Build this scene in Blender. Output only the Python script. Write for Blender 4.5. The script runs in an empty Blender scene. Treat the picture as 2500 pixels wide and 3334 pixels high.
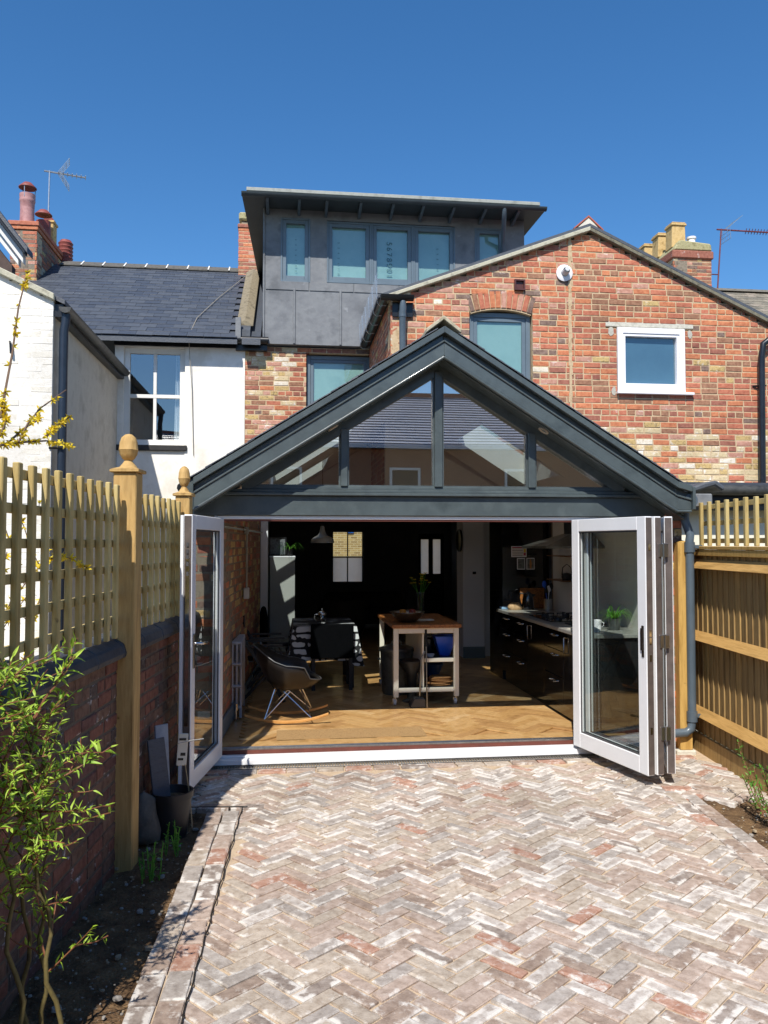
import bpy, bmesh, math, random
from mathutils import Vector, Matrix, Euler
from math import radians as R, sin, cos, pi

S = bpy.context.scene
COL = S.collection
# ------------------------------------------------------------------ camera
CAMH = 1.85
cam_d = bpy.data.cameras.new('camera'); cam = bpy.data.objects.new('camera', cam_d); COL.objects.link(cam)
cam.location = (0, 0, CAMH); cam.rotation_euler = (R(90 + 2.25), 0, R(-.965))
cam_d.sensor_fit = 'VERTICAL'; cam_d.sensor_height = 36; cam_d.lens = 2637 / 3334 * 36
cam_d.clip_start = .05; cam_d.clip_end = 500
S.camera = cam
# ------------------------------------------------------------------ sky and sun
SUN = Vector((.175, .80, -1.0)).normalized()          # direction the light travels
ELEV = math.asin(-SUN.z); AZ = math.atan2(-SUN.x, -SUN.y)
wd = bpy.data.worlds.new('World'); S.world = wd; wd.use_nodes = True
wn = wd.node_tree.nodes; wl = wd.node_tree.links
bg = wn['Background']; bg.inputs['Strength'].default_value = .118
sky = wn.new('ShaderNodeTexSky'); sky.sky_type = 'NISHITA'; sky.sun_disc = False
sky.sun_elevation = ELEV; sky.sun_rotation = AZ
sky.altitude = 0; sky.air_density = 1.0; sky.dust_density = .3; sky.ozone_density = 5.0
hsv = wn.new('ShaderNodeHueSaturation'); hsv.inputs['Saturation'].default_value = 1.22
wl.new(sky.outputs[0], hsv.inputs['Color']); wl.new(hsv.outputs[0], bg.inputs['Color'])
sd = bpy.data.lights.new('sun', 'SUN'); sd.energy = 4.6; sd.angle = R(.53); sd.color = (1, .955, .88)
sun = bpy.data.objects.new('sun', sd); COL.objects.link(sun)
sun.rotation_euler = SUN.to_track_quat('-Z', 'Y').to_euler(); sun.location = (-8, -20, 25)
vs = S.view_settings; vs.view_transform = 'Standard'; vs.look = 'None'; vs.exposure = .42; vs.gamma = 1
vs.use_curve_mapping = False
S.render.engine = 'CYCLES'
S.cycles.transparent_max_bounces = 24; S.cycles.max_bounces = 8

rng = random.Random(7)
# ------------------------------------------------------------------ frames
class Fr:
    def __init__(s, o, a): s.o = Vector(o); s.a = a; s.m = Matrix.Translation(s.o) @ Matrix.Rotation(a, 4, 'Z')
    def w(s, p): return s.m @ Vector(p)
GW = Fr((0, 0, 0), 0)                     # the garden
HF = Fr((0, 7.0, 0), R(6.0))              # the house: u along the rear wall, v into the house
CAMI = (Matrix.Translation(cam.location) @ Euler(cam.rotation_euler).to_matrix().to_4x4()).inverted()
def proj(p):
    q = CAMI @ Vector(p)
    if q.z > -.05: return None
    return 1250 + 2637 * q.x / -q.z, 1667 - 2637 * q.y / -q.z, -q.z
def inview(p, mg=90):
    q = proj(p)
    return q and -mg < q[0] < 2500 + mg and -mg < q[1] < 3334 + mg
def ray(x, y):
    d = Vector(((x - 1250) / 2637, -(y - 1667) / 2637, -1)); return (Euler(cam.rotation_euler).to_matrix() @ d)
def on_ground(x, y, z=0):                 # a photo pixel whose ray meets the ground
    d = ray(x, y); t = (z - CAMH) / d.z; return Vector((0, 0, CAMH)) + d * t
def on_x(x, y, X):                        # ... meets the boundary plane X
    d = ray(x, y); return Vector((0, 0, CAMH)) + d * (X / d.x)
# ------------------------------------------------------------------ materials
def C(h):
    h = h.lstrip('#'); r = [int(h[i:i + 2], 16) / 255 for i in (0, 2, 4)]
    return tuple(c / 12.92 if c < .04045 else ((c + .055) / 1.055) ** 2.4 for c in r) + (1,)
MATS = {}
def nmat(name):
    m = bpy.data.materials.new(name); m.use_nodes = True
    return m, m.node_tree.nodes, m.node_tree.links, m.node_tree.nodes['Principled BSDF']
def pmat(name, cols, scale=6, rough=.6, bump=0, bscale=None, metal=0, spec=.5, mp=(1, 1, 1), detail=6, coat=0,
         rvar=0, rot=0, dist=.01, ntype='noise', speck=None):
    """procedural material: noise -> colour ramp, with fine relief"""
    if name in MATS: return MATS[name]
    m, n, l, b = nmat(name); MATS[name] = m
    b.inputs['Roughness'].default_value = rough; b.inputs['Metallic'].default_value = metal
    b.inputs['Specular IOR Level'].default_value = spec; b.inputs['Coat Weight'].default_value = coat
    b.inputs['Coat Roughness'].default_value = .08
    g = n.new('ShaderNodeNewGeometry'); mpn = n.new('ShaderNodeMapping')
    mpn.inputs['Scale'].default_value = mp; mpn.inputs['Rotation'].default_value = (0, 0, rot)
    l.new(g.outputs['Position'], mpn.inputs['Vector'])
    t = n.new('ShaderNodeTexNoise'); t.inputs['Scale'].default_value = scale; t.inputs['Detail'].default_value = detail
    t.inputs['Roughness'].default_value = .62; l.new(mpn.outputs[0], t.inputs['Vector'])
    if isinstance(cols, str): cols = [cols]
    if len(cols) == 1: cols = [cols[0], cols[0]]
    if isinstance(cols[0], str):
        k = len(cols); cols = [(.32 + .36 * i / (k - 1), c) for i, c in enumerate(cols)]
    r = n.new('ShaderNodeValToRGB'); e = r.color_ramp.elements
    while len(e) < len(cols): e.new(.5)
    for i, (p, c) in enumerate(cols): e[i].position = p; e[i].color = C(c)
    l.new(t.outputs['Fac'], r.inputs['Fac'])
    out = r.outputs['Color']
    if speck:
        t2 = n.new('ShaderNodeTexNoise'); t2.inputs['Scale'].default_value = speck[1]; t2.inputs['Detail'].default_value = 3
        l.new(g.outputs['Position'], t2.inputs['Vector'])
        mr = n.new('ShaderNodeMapRange'); mr.inputs['From Min'].default_value = speck[2]; mr.inputs['From Max'].default_value = speck[2] + .09
        l.new(t2.outputs['Fac'], mr.inputs['Value'])
        mx = n.new('ShaderNodeMix'); mx.data_type = 'RGBA'; mx.inputs['B'].default_value = C(speck[0])
        l.new(mr.outputs[0], mx.inputs['Factor']); l.new(out, mx.inputs['A']); out = mx.outputs['Result']
    l.new(out, b.inputs['Base Color'])
    if rvar:
        mr = n.new('ShaderNodeMapRange'); mr.inputs['To Min'].default_value = rough - rvar; mr.inputs['To Max'].default_value = rough + rvar
        l.new(t.outputs['Fac'], mr.inputs['Value']); l.new(mr.outputs[0], b.inputs['Roughness'])
    if bump:
        t3 = n.new('ShaderNodeTexNoise'); t3.inputs['Scale'].default_value = bscale or scale * 5; t3.inputs['Detail'].default_value = 5
        l.new(mpn.outputs[0], t3.inputs['Vector'])
        bp = n.new('ShaderNodeBump'); bp.inputs['Strength'].default_value = bump; bp.inputs['Distance'].default_value = dist
        l.new(t3.outputs['Fac'], bp.inputs['Height']); l.new(bp.outputs[0], b.inputs['Normal'])
    return m
def glassmat(name, tint=(.86, .93, .92), r0=.09, rough=0.0, wob=0):
    """window glass: clear transmission plus mirror reflection that grows at grazing angles"""
    if name in MATS: return MATS[name]
    m, n, l, b = nmat(name); MATS[name] = m; n.remove(b)
    tr = n.new('ShaderNodeBsdfTransparent'); tr.inputs[0].default_value = (*tint, 1)
    gl = n.new('ShaderNodeBsdfGlossy'); gl.inputs['Roughness'].default_value = rough
    lw = n.new('ShaderNodeLayerWeight'); lw.inputs['Blend'].default_value = .5
    pw = n.new('ShaderNodeMath'); pw.operation = 'POWER'; pw.inputs[1].default_value = 4
    ma = n.new('ShaderNodeMath'); ma.operation = 'MULTIPLY_ADD'; ma.inputs[1].default_value = .85; ma.inputs[2].default_value = r0
    l.new(lw.outputs['Facing'], pw.inputs[0]); l.new(pw.outputs[0], ma.inputs[0])
    mx = n.new('ShaderNodeMixShader'); l.new(ma.outputs[0], mx.inputs[0]); l.new(tr.outputs[0], mx.inputs[1]); l.new(gl.outputs[0], mx.inputs[2])
    if wob:
        t = n.new('ShaderNodeTexNoise'); t.inputs['Scale'].default_value = 1.3; t.inputs['Detail'].default_value = 0
        bp = n.new('ShaderNodeBump'); bp.inputs['Strength'].default_value = wob; bp.inputs['Distance'].default_value = .02
        l.new(t.outputs['Fac'], bp.inputs['Height']); l.new(bp.outputs[0], gl.inputs['Normal'])
    l.new(mx.outputs[0], n['Material Output'].inputs['Surface'])
    return m
# ------------------------------------------------------------------ mesh builder
OFF = {}
class MB:
    def __init__(s): s.v = []; s.f = []; s.m = []
    def add(s, vs, fs, m=0, T=None):
        k = len(s.v)
        s.v += [tuple(T @ Vector(p)) if T else tuple(p) for p in vs]
        s.f += [tuple(i + k for i in f) for f in fs]; s.m += [m] * len(fs); return s
    def box(s, x0, x1, y0, y1, z0, z1, m=0, T=None):
        return s.add([(x0, y0, z0), (x1, y0, z0), (x1, y1, z0), (x0, y1, z0), (x0, y0, z1), (x1, y0, z1), (x1, y1, z1), (x0, y1, z1)],
                     [(0, 3, 2, 1), (4, 5, 6, 7), (0, 1, 5, 4), (1, 2, 6, 5), (2, 3, 7, 6), (3, 0, 4, 7)], m, T)
    def prism(s, poly, ax, a, b, m=0, T=None):
        n = len(poly); mk = {'x': lambda p, t: (t, p[0], p[1]), 'y': lambda p, t: (p[0], t, p[1]), 'z': lambda p, t: (p[0], p[1], t)}[ax]
        vs = [mk(p, a) for p in poly] + [mk(p, b) for p in poly]
        fs = [tuple(range(n)), tuple(range(2 * n - 1, n - 1, -1))] + [(i, i + n, (i + 1) % n + n, (i + 1) % n) for i in range(n)]
        return s.add(vs, fs, m, T)
    def quad(s, a, b, c, d, m=0): return s.add([a, b, c, d], [(0, 1, 2, 3)], m)
    def bar(s, a, b, w, h, m=0, up=(0, 0, 1)):       # a rectangular bar from a to b
        a = Vector(a); b = Vector(b); d = b - a; L = d.length; d.normalize()
        x = d.cross(Vector(up)); x = x.normalized() if x.length > 1e-4 else Vector((1, 0, 0)); z = x.cross(d)
        T = Matrix((x, d, z)).transposed().to_4x4(); T.translation = a
        return s.box(-w / 2, w / 2, 0, L, -h / 2, h / 2, m, T)
    def tube(s, pts, r, n=8, m=0, cap=True):
        pts = [Vector(p) for p in pts]; rs = r if isinstance(r, (list, tuple)) else [r] * len(pts)
        k = len(s.v); px = None
        for i, p in enumerate(pts):
            d = (pts[min(i + 1, len(pts) - 1)] - pts[max(i - 1, 0)]).normalized()
            if px is None: px = d.orthogonal().normalized()
            px = (px - d * px.dot(d)); px = px.normalized() if px.length > 1e-5 else d.orthogonal().normalized()
            py = d.cross(px)
            s.v += [tuple(p + (px * cos(2 * pi * j / n) + py * sin(2 * pi * j / n)) * rs[i]) for j in range(n)]
        for i in range(len(pts) - 1):
            for j in range(n):
                s.f.append((k + i * n + j, k + i * n + (j + 1) % n, k + (i + 1) * n + (j + 1) % n, k + (i + 1) * n + j)); s.m.append(m)
        if cap:
            s.f.append(tuple(k + j for j in range(n - 1, -1, -1))); s.m.append(m)
            e = k + (len(pts) - 1) * n; s.f.append(tuple(e + j for j in range(n))); s.m.append(m)
        return s
    def lathe(s, prof, c=(0, 0, 0), n=16, m=0, sx=1, sy=1):
        k = len(s.v)
        for r, z in prof:
            s.v += [(c[0] + r * sx * cos(2 * pi * j / n), c[1] + r * sy * sin(2 * pi * j / n), c[2] + z) for j in range(n)]
        for i in range(len(prof) - 1):
            for j in range(n):
                s.f.append((k + i * n + j, k + i * n + (j + 1) % n, k + (i + 1) * n + (j + 1) % n, k + (i + 1) * n + j)); s.m.append(m)
        return s
    def frame(s, x0, x1, z0, z1, y0, y1, w, m=0, wb=None):   # rectangular frame in the x-z plane
        wb = wb or w
        s.box(x0, x0 + w, y0, y1, z0, z1, m); s.box(x1 - w, x1, y0, y1, z0, z1, m)
        s.box(x0 + w, x1 - w, y0, y1, z1 - w, z1, m); s.box(x0 + w, x1 - w, y0, y1, z0, z0 + wb, m); return s
    def mesh(s, name, mats, off=None, bev=0, smooth=None):
        me = bpy.data.meshes.new(name)
        vs = s.v if off is None else [(p[0] - off[0], p[1] - off[1], p[2] - off[2]) for p in s.v]
        me.from_pydata(vs, [], s.f)
        mats = mats if isinstance(mats, (list, tuple)) else [mats]
        for m in mats: me.materials.append(m)
        me.polygons.foreach_set('material_index', s.m)
        bm = bmesh.new(); bm.from_mesh(me); bmesh.ops.recalc_face_normals(bm, faces=bm.faces)
        if bev:
            bmesh.ops.bevel(bm, geom=[e for e in bm.edges if len(e.link_faces) == 2 and e.calc_face_angle(0) > .5], offset=bev, segments=1,
                            affect='EDGES', clamp_overlap=True)
        bm.to_mesh(me); bm.free()
        if smooth:
            me.polygons.foreach_set('use_smooth', [True] * len(me.polygons)); me.set_sharp_from_angle(angle=R(smooth))
        me.update(); return me
    def build(s, name, mats, parent=None, bev=0, smooth=None):   # a part of `parent`, in the parent's coordinates
        off = OFF.get(parent.name) if parent else None
        o = bpy.data.objects.new(name, s.mesh(name, mats, off, bev, smooth)); COL.objects.link(o)
        if parent: o.parent = parent; OFF[o.name] = off
        return o
def tag(o, label, cat, group=None, kind=None):
    if label: o['label'] = label
    if cat: o['category'] = cat
    if group: o['group'] = group
    if kind: o['kind'] = kind
    return o
def thing(name, label, cat, loc=(0, 0, 0), fr=HF, rz=0, group=None, ab=False):
    """an Empty at the thing's base; ab: parts are modelled in the frame's absolute coordinates"""
    o = bpy.data.objects.new(name, None); COL.objects.link(o); o.empty_display_size = .1
    o.location = fr.w(loc); o.rotation_euler = (0, 0, fr.a + rz); OFF[o.name] = Vector(loc) if ab else None
    return tag(o, label, cat, group)
def solo(name, mb, mats, label, cat, loc=(0, 0, 0), fr=HF, rz=0, group=None, bev=0, smooth=None, ab=False, kind=None):
    o = bpy.data.objects.new(name, mb.mesh(name, mats, Vector(loc) if ab else None, bev, smooth)); COL.objects.link(o)
    o.location = fr.w(loc); o.rotation_euler = (0, 0, fr.a + rz); OFF[o.name] = Vector(loc) if ab else None
    return tag(o, label, cat, group, kind)
def copy_tree(o, parent=None):
    c = o.copy(); COL.objects.link(c); c.parent = parent; OFF[c.name] = OFF.get(o.name)
    for ch in list(o.children): copy_tree(ch, c)
    return c
# ------------------------------------------------------------------ pieces (bricks, slates, boards)
PM = {}
def piece_mesh(key, L, W, D, mat, ch, jit, k):
    """one piece: face L x W in local x-z, front at y=0, chamfered and slightly uneven, D deep"""
    kk = (key, mat.name, k)
    if kk in PM: return PM[kk]
    r = random.Random(sum(map(ord, key)) + k * 31)
    j = lambda a: r.uniform(-a, a)
    c = [(-1, -1), (1, -1), (1, 1), (-1, 1)]
    fr_ = [(x * (L / 2 - ch) + j(jit), j(jit * .6), z * (W / 2 - ch) + j(jit)) for x, z in c]
    md = [(x * L / 2 + j(jit), ch * .8, z * W / 2 + j(jit)) for x, z in c]
    bk = [(x * L / 2, D, z * W / 2) for x, z in c]
    vs = fr_ + md + bk
    fs = [(0, 1, 2, 3)] + [(4 + i, 4 + (i + 1) % 4, (i + 1) % 4, i) for i in range(4)] + [(8 + i, 8 + (i + 1) % 4, 4 + (i + 1) % 4, 4 + i) for i in range(4)]
    me = bpy.data.meshes.new(key); me.from_pydata(vs, [], fs); me.materials.append(mat)
    uv = me.uv_layers.new(name='UVMap')
    for lp in me.loops:
        p = me.vertices[lp.vertex_index].co; uv.data[lp.index].uv = (p.x / L + .5, p.z / W + .5)
    me.update(); PM[kk] = me; return me
def lay(root, pieces, name, key, dims, mats, lim=300, ch=.005, jit=.0025, nvar=4, fr=HF, stuff='stuff_pieces', seed=1):
    """pieces: list of (matrix local to root, material index, x scale). The `lim` that show largest become objects of their own,
    the rest one joined part."""
    r = random.Random(seed); L, W, D = dims
    M0 = Matrix.LocRotScale(root.location, root.rotation_euler, None) if root.parent is None else Matrix.LocRotScale(root.parent.location, root.parent.rotation_euler, None)
    off = OFF.get(root.name)
    T0 = Matrix.Translation(-off) if off is not None else Matrix()
    sc = []
    for i, (T, mi, sx) in enumerate(pieces):
        p = M0 @ T0 @ T.translation; q = proj(p)
        sc.append(((1 / q[2] * min(1, sx + .3)) if inview(p, 40) else 0, i))
    sc.sort(reverse=True)
    top = set(i for s_, i in sc[:lim] if s_ > 0)
    V = []; F = []; MI = []; UV = []
    for i, (T, mi, sx) in enumerate(pieces):
        me = piece_mesh(key, L, W, D, mats[mi], ch, jit, r.randrange(nvar))
        X = T0 @ T @ Matrix.Diagonal((sx, 1, 1, 1))
        if i in top:
            o = bpy.data.objects.new(name, me); COL.objects.link(o); o.parent = root
            o.matrix_basis = X
        else:
            k = len(V); V += [X @ v.co for v in me.vertices]
            F += [tuple(k + a for a in p.vertices) for p in me.polygons]; MI += [mi] * len(me.polygons)
            UV += [tuple(d.uv) for d in me.uv_layers[0].data]
    if V:
        me = bpy.data.meshes.new(name + '_rest'); me.from_pydata(V, [], F)
        for m in mats: me.materials.append(m)
        me.polygons.foreach_set('material_index', MI)
        uv = me.uv_layers.new(name='UVMap'); uv.data.foreach_set('uv', [c for t in UV for c in t]); me.update()
        o = bpy.data.objects.new(stuff, me); COL.objects.link(o); o.parent = root; o['kind'] = 'stuff'
def courses(z0, z1, chh, ivals, r, LN=.225, jt=.014, hdr=None, off0=0):
    """rows of bricks: yields (row, start, end, zmid)"""
    i = 0; z = z0
    while z + chh <= z1 + 1e-6:
        zm = z + chh / 2; L = LN
        if hdr and hdr(i): L = LN / 2 - jt / 2
        for a, b in ivals(zm):
            x = a - ((.5 * (L + jt)) if i % 2 else 0) - r.uniform(0, .02) + off0
            while x < b:
                l = L
                if not (hdr and hdr(i)) and r.random() < .12: l = L / 2 - jt / 2
                s0, s1 = max(x, a), min(x + l, b)
                if s1 - s0 > .03: yield i, s0, s1, zm
                x += l + jt
        i += 1; z += chh
def sub(ivs, holes):
    for h0, h1 in holes:
        o = []
        for a, b in ivs:
            if h1 <= a or h0 >= b: o.append((a, b)); continue
            if h0 > a: o.append((a, h0))
            if h1 < b: o.append((h1, b))
        ivs = o
    return ivs
def pick(r, w):
    t = r.random() * sum(w)
    for i, x in enumerate(w):
        t -= x
        if t <= 0: return i
    return len(w) - 1
def brick_face(root, plane, z0, z1, ivals, mats, wts, mortar, seed=1, chh=.0765, back=.1, lim=300, hdr=None, LN=.218, mname='wall', wfun=None, BH=.063, vis=None, mdep=.005):
    """a brick face. plane(a) -> (u,v) point and direction: given as (origin(u,v), dir angle). bricks face local -y."""
    (ou, ov), ang = plane; r = random.Random(seed)
    B = Matrix.Translation((ou, ov, 0)) @ Matrix.Rotation(ang, 4, 'Z')
    mo = MB(); z = z0
    while z + chh <= z1 + 1e-6:
        for a, b in ivals(z + chh / 2): mo.box(a, b, mdep, back, z, z + chh, 0, B)
        z += chh
    root = mo.build(mname, mortar, root)
    P = []
    for i, s0, s1, zm in courses(z0, z1, chh, ivals, r, LN=LN, hdr=hdr):
        if vis and not vis((s0 + s1) / 2, zm): continue
        w = wfun(i, (s0 + s1) / 2, zm) if wfun else wts
        mi = pick(r, w)
        T = B @ Matrix.Translation(((s0 + s1) / 2, r.uniform(-.0025, .003), zm + r.uniform(-.002, .002))) @ Matrix.Rotation(r.uniform(-.008, .008), 4, 'Y')
        P.append((T, mi, (s1 - s0) / LN))
    lay(root, P, 'brick', 'brick', (LN, BH, .03), mats, lim, ch=.0055, jit=.0032, seed=seed, stuff='brick_rest')
def text_mesh(body, size, thick=.001):
    cu = bpy.data.curves.new('lettering', 'FONT'); cu.body = body; cu.size = size; cu.extrude = thick; cu.align_x = 'CENTER'; cu.align_y = 'CENTER'
    o = bpy.data.objects.new('lettering', cu); COL.objects.link(o)
    me = bpy.data.meshes.new_from_object(o.evaluated_get(bpy.context.evaluated_depsgraph_get()))
    bpy.data.objects.remove(o); return me
def lettering(root, body, size, T, mat):
    me = text_mesh(body, size); me.materials.clear(); me.materials.append(mat)
    o = bpy.data.objects.new('lettering', me); COL.objects.link(o); o.parent = root
    off = OFF.get(root.name); o.matrix_basis = (Matrix.Translation(-off) if off is not None else Matrix()) @ T; return o
# ------------------------------------------------------------------ brick palettes
def brickmat(name, cols, white=.0, edge=0.0, rough=.85, bump=.6, wcol='#e9e3dc', scale=22, lw=(.222, .066), big=3.0):
    """fired clay: mottled colour, optional pale bloom in patches and along the worn edges"""
    m, n, l, b = nmat(name); MATS[name] = m
    b.inputs['Roughness'].default_value = rough; b.inputs['Specular IOR Level'].default_value = .25
    g = n.new('ShaderNodeNewGeometry')
    t = n.new('ShaderNodeTexNoise'); t.inputs['Scale'].default_value = scale; t.inputs['Detail'].default_value = 6; t.inputs['Roughness'].default_value = .65
    l.new(g.outputs['Position'], t.inputs['Vector'])
    r = n.new('ShaderNodeValToRGB'); e = r.color_ramp.elements
    while len(e) < len(cols): e.new(.5)
    for i, c in enumerate(cols): e[i].position = .36 + .28 * i / max(1, len(cols) - 1); e[i].color = C(c)
    l.new(t.outputs['Fac'], r.inputs['Fac']); out = r.outputs['Color']
    if white or edge:
        t2 = n.new('ShaderNodeTexNoise'); t2.inputs['Scale'].default_value = big * 3.2; t2.inputs['Detail'].default_value = 7; t2.inputs['Roughness'].default_value = .72
        l.new(g.outputs['Position'], t2.inputs['Vector'])
        uv = n.new('ShaderNodeUVMap'); sp = n.new('ShaderNodeSeparateXYZ'); l.new(uv.outputs[0], sp.inputs[0])
        ds = []
        for ax, ln in ((0, lw[0]), (1, lw[1])):
            a = n.new('ShaderNodeMath'); a.operation = 'SUBTRACT'; a.inputs[1].default_value = .5; l.new(sp.outputs[ax], a.inputs[0])
            c_ = n.new('ShaderNodeMath'); c_.operation = 'ABSOLUTE'; l.new(a.outputs[0], c_.inputs[0])
            d = n.new('ShaderNodeMath'); d.operation = 'MULTIPLY_ADD'; d.inputs[1].default_value = -ln; d.inputs[2].default_value = ln / 2; l.new(c_.outputs[0], d.inputs[0]); ds.append(d)
        mn = n.new('ShaderNodeMath'); mn.operation = 'MINIMUM'; l.new(ds[0].outputs[0], mn.inputs[0]); l.new(ds[1].outputs[0], mn.inputs[1])
        er = n.new('ShaderNodeMapRange'); er.inputs['From Min'].default_value = .004; er.inputs['From Max'].default_value = .026
        er.inputs['To Min'].default_value = edge; er.inputs['To Max'].default_value = 0; l.new(mn.outputs[0], er.inputs['Value'])
        t4 = n.new('ShaderNodeTexNoise'); t4.inputs['Scale'].default_value = big * 1.7; t4.inputs['Detail'].default_value = 2; l.new(g.outputs['Position'], t4.inputs['Vector'])
        m4 = n.new('ShaderNodeMapRange'); m4.inputs['From Min'].default_value = .42; m4.inputs['From Max'].default_value = .62; l.new(t4.outputs['Fac'], m4.inputs['Value'])
        e4 = n.new('ShaderNodeMath'); e4.operation = 'MULTIPLY'; l.new(er.outputs[0], e4.inputs[0]); l.new(m4.outputs[0], e4.inputs[1])
        ad = n.new('ShaderNodeMath'); ad.operation = 'ADD'; l.new(t2.outputs['Fac'], ad.inputs[0]); l.new(e4.outputs[0], ad.inputs[1])
        mr = n.new('ShaderNodeMapRange'); th = .66 - white * .3
        mr.inputs['From Min'].default_value = th; mr.inputs['From Max'].default_value = th + .16; mr.inputs['To Max'].default_value = .92
        l.new(ad.outputs[0], mr.inputs['Value'])
        mx = n.new('ShaderNodeMix'); mx.data_type = 'RGBA'; mx.inputs['B'].default_value = C(wcol)
        l.new(mr.outputs[0], mx.inputs['Factor']); l.new(out, mx.inputs['A']); out = mx.outputs['Result']
    t5 = n.new('ShaderNodeTexNoise'); t5.inputs['Scale'].default_value = 1.3; t5.inputs['Detail'].default_value = 5; l.new(g.outputs['Position'], t5.inputs['Vector'])
    m5 = n.new('ShaderNodeMapRange'); m5.inputs['From Min'].default_value = .35; m5.inputs['From Max'].default_value = .65; m5.inputs['To Min'].default_value = .82; m5.inputs['To Max'].default_value = 1.1; l.new(t5.outputs['Fac'], m5.inputs['Value'])
    vm = n.new('ShaderNodeVectorMath'); vm.operation = 'SCALE'; l.new(out, vm.inputs[0]); l.new(m5.outputs[0], vm.inputs['Scale']); out = vm.outputs[0]      # soot and damp drifting over many bricks
    l.new(out, b.inputs['Base Color'])
    t3 = n.new('ShaderNodeTexNoise'); t3.inputs['Scale'].default_value = 120; t3.inputs['Detail'].default_value = 4; l.new(g.outputs['Position'], t3.inputs['Vector'])
    bp = n.new('ShaderNodeBump'); bp.inputs['Strength'].default_value = bump; bp.inputs['Distance'].default_value = .004
    l.new(t3.outputs['Fac'], bp.inputs['Height']); l.new(bp.outputs[0], b.inputs['Normal'])
    return m
PV = dict(lw=(.218, .067), wcol='#d3ccc3', big=5.0)
PAVE = [brickmat('paver_pink', ['#998678', '#ac998b', '#b8a698'], .2, .2, **PV),
        brickmat('paver_buff', ['#9a8a7a', '#aea090', '#baac9c'], .2, .2, **PV),
        brickmat('paver_grey', ['#8e847b', '#a2988f', '#aea59c'], .28, .26, **PV),
        brickmat('paver_brown', ['#857265', '#988577', '#a59283'], .28, .2, **PV),
        brickmat('paver_bloom', ['#9b8e83', '#b1a69c', '#bdb3a9'], .56, .34, **PV),
        brickmat('paver_red', ['#99705d', '#a98370', '#b49382'], .45, .1, **PV),
        brickmat('paver_slate', ['#7a6d64', '#8f8278', '#9c9086'], .32, .42, **PV)]
RED = [brickmat('brick_red', ['#a5604b', '#b56f57', '#bb795f'], .02, .04),
       brickmat('brick_orange', ['#ad6749', '#bf7856', '#c8855f'], .05, .05),
       brickmat('brick_plum', ['#8a5648', '#996252', '#a36d5b'], .05, .05),
       brickmat('brick_brown', ['#875f4a', '#976e57', '#a47b62'], .05, .03),
       brickmat('brick_rose', ['#ab7a68', '#b98a77', '#c29684'], .2, .1),
       brickmat('brick_soot', ['#6b554c', '#7d675c', '#8a7367'], .1, .08),
       brickmat('brick_buff', ['#b5a07c', '#d0bd97', '#c2ae88'], .35, .12),
       brickmat('brick_stock', ['#a58a5c', '#c7ab74', '#8f7a58'], .2, .08),
       brickmat('brick_pale', ['#cdbfa8', '#e0d6c4', '#c4b49a'], .5, .15)]
MORT = pmat('mortar_cream', ['#b9a080', '#c8b190', '#ac9373'], 14, .95, .5, 160, spec=.1)
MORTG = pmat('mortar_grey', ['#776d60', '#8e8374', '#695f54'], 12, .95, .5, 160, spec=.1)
SAND = pmat('joint_sand', ['#b39d84', '#c4ae93', '#a89278'], 9, .95, .6, 220, spec=.1)
SOIL = pmat('soil', ['#4a3a2c', '#6d563f', '#8a6f50'], 7, .97, .9, 60, spec=.1, dist=.03, speck=('#8f8473', 55, .63))
# ------------------------------------------------------------------ ground
g = MB(); g.quad((-60, -60, 0), (60, -60, 0), (60, 60, 0), (-60, 60, 0))
o = solo('ground', g, pmat('far_ground', ['#55503c', '#6b6450', '#4a4a34'], 1.5, .95), None, None, (0, 0, -.12), GW, kind='structure')
def soil_bed(name, x0, x1, y0, y1, z, n=44, seed=3):
    r = random.Random(seed); b = MB(); ny = int(n * (y1 - y0) / (x1 - x0)); nx = n
    from mathutils import noise as N
    for j in range(ny + 1):
        for i in range(nx + 1):
            x = x0 + (x1 - x0) * i / nx; y = y0 + (y1 - y0) * j / ny
            b.v.append((x, y, z + .02 * N.noise(Vector((x * 5, y * 5, 1))) + .014 * N.noise(Vector((x * 19, y * 19, 4))) + .006 * N.noise(Vector((x * 60, y * 60, 9)))))
    for j in range(ny):
        for i in range(nx):
            k = j * (nx + 1) + i; b.f.append((k, k + 1, k + nx + 2, k + nx + 1)); b.m.append(0)
    return solo(name, b, SOIL, None, None, (0, 0, 0), GW, kind='structure', smooth=60)
soil_bed('soil_bed', -1.75, -.72, 1.2, 5.85, -.035)
soil_bed('soil_bed', 2.2, 3.0, 2.4, 6.3, -.03, 30, 5)
# pebbles and clods lying on the beds
r = random.Random(12); pb = MB()
for i in range(420):
    left = r.random() < .75
    x, y = (r.uniform(-1.55, -.9), r.uniform(2.6, 5.75)) if left else (r.uniform(2.4, 2.95), r.uniform(4.2, 6.1))
    if not left and x < 2.36 + (5.9 - y) * .0: continue
    s_ = r.uniform(.004, .013) if r.random() < .9 else r.uniform(.015, .026)
    pb.lathe([(0, -.4 * s_), (.8 * s_, 0), (.7 * s_, .45 * s_), (0, .6 * s_)], (x, y, -.022), 6, r.randrange(2), r.uniform(.7, 1.3), r.uniform(.7, 1.3))
solo('pebbles', pb, [pmat('pebble_tan', ['#8d7a60', '#a8977c'], 20, .9), pmat('pebble_grey', ['#75706a', '#a19b92'], 20, .9)], 'loose pebbles and clods scattered over the soil beds', 'pebbles', (0, 0, 0), GW, kind='stuff', smooth=50)
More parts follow.
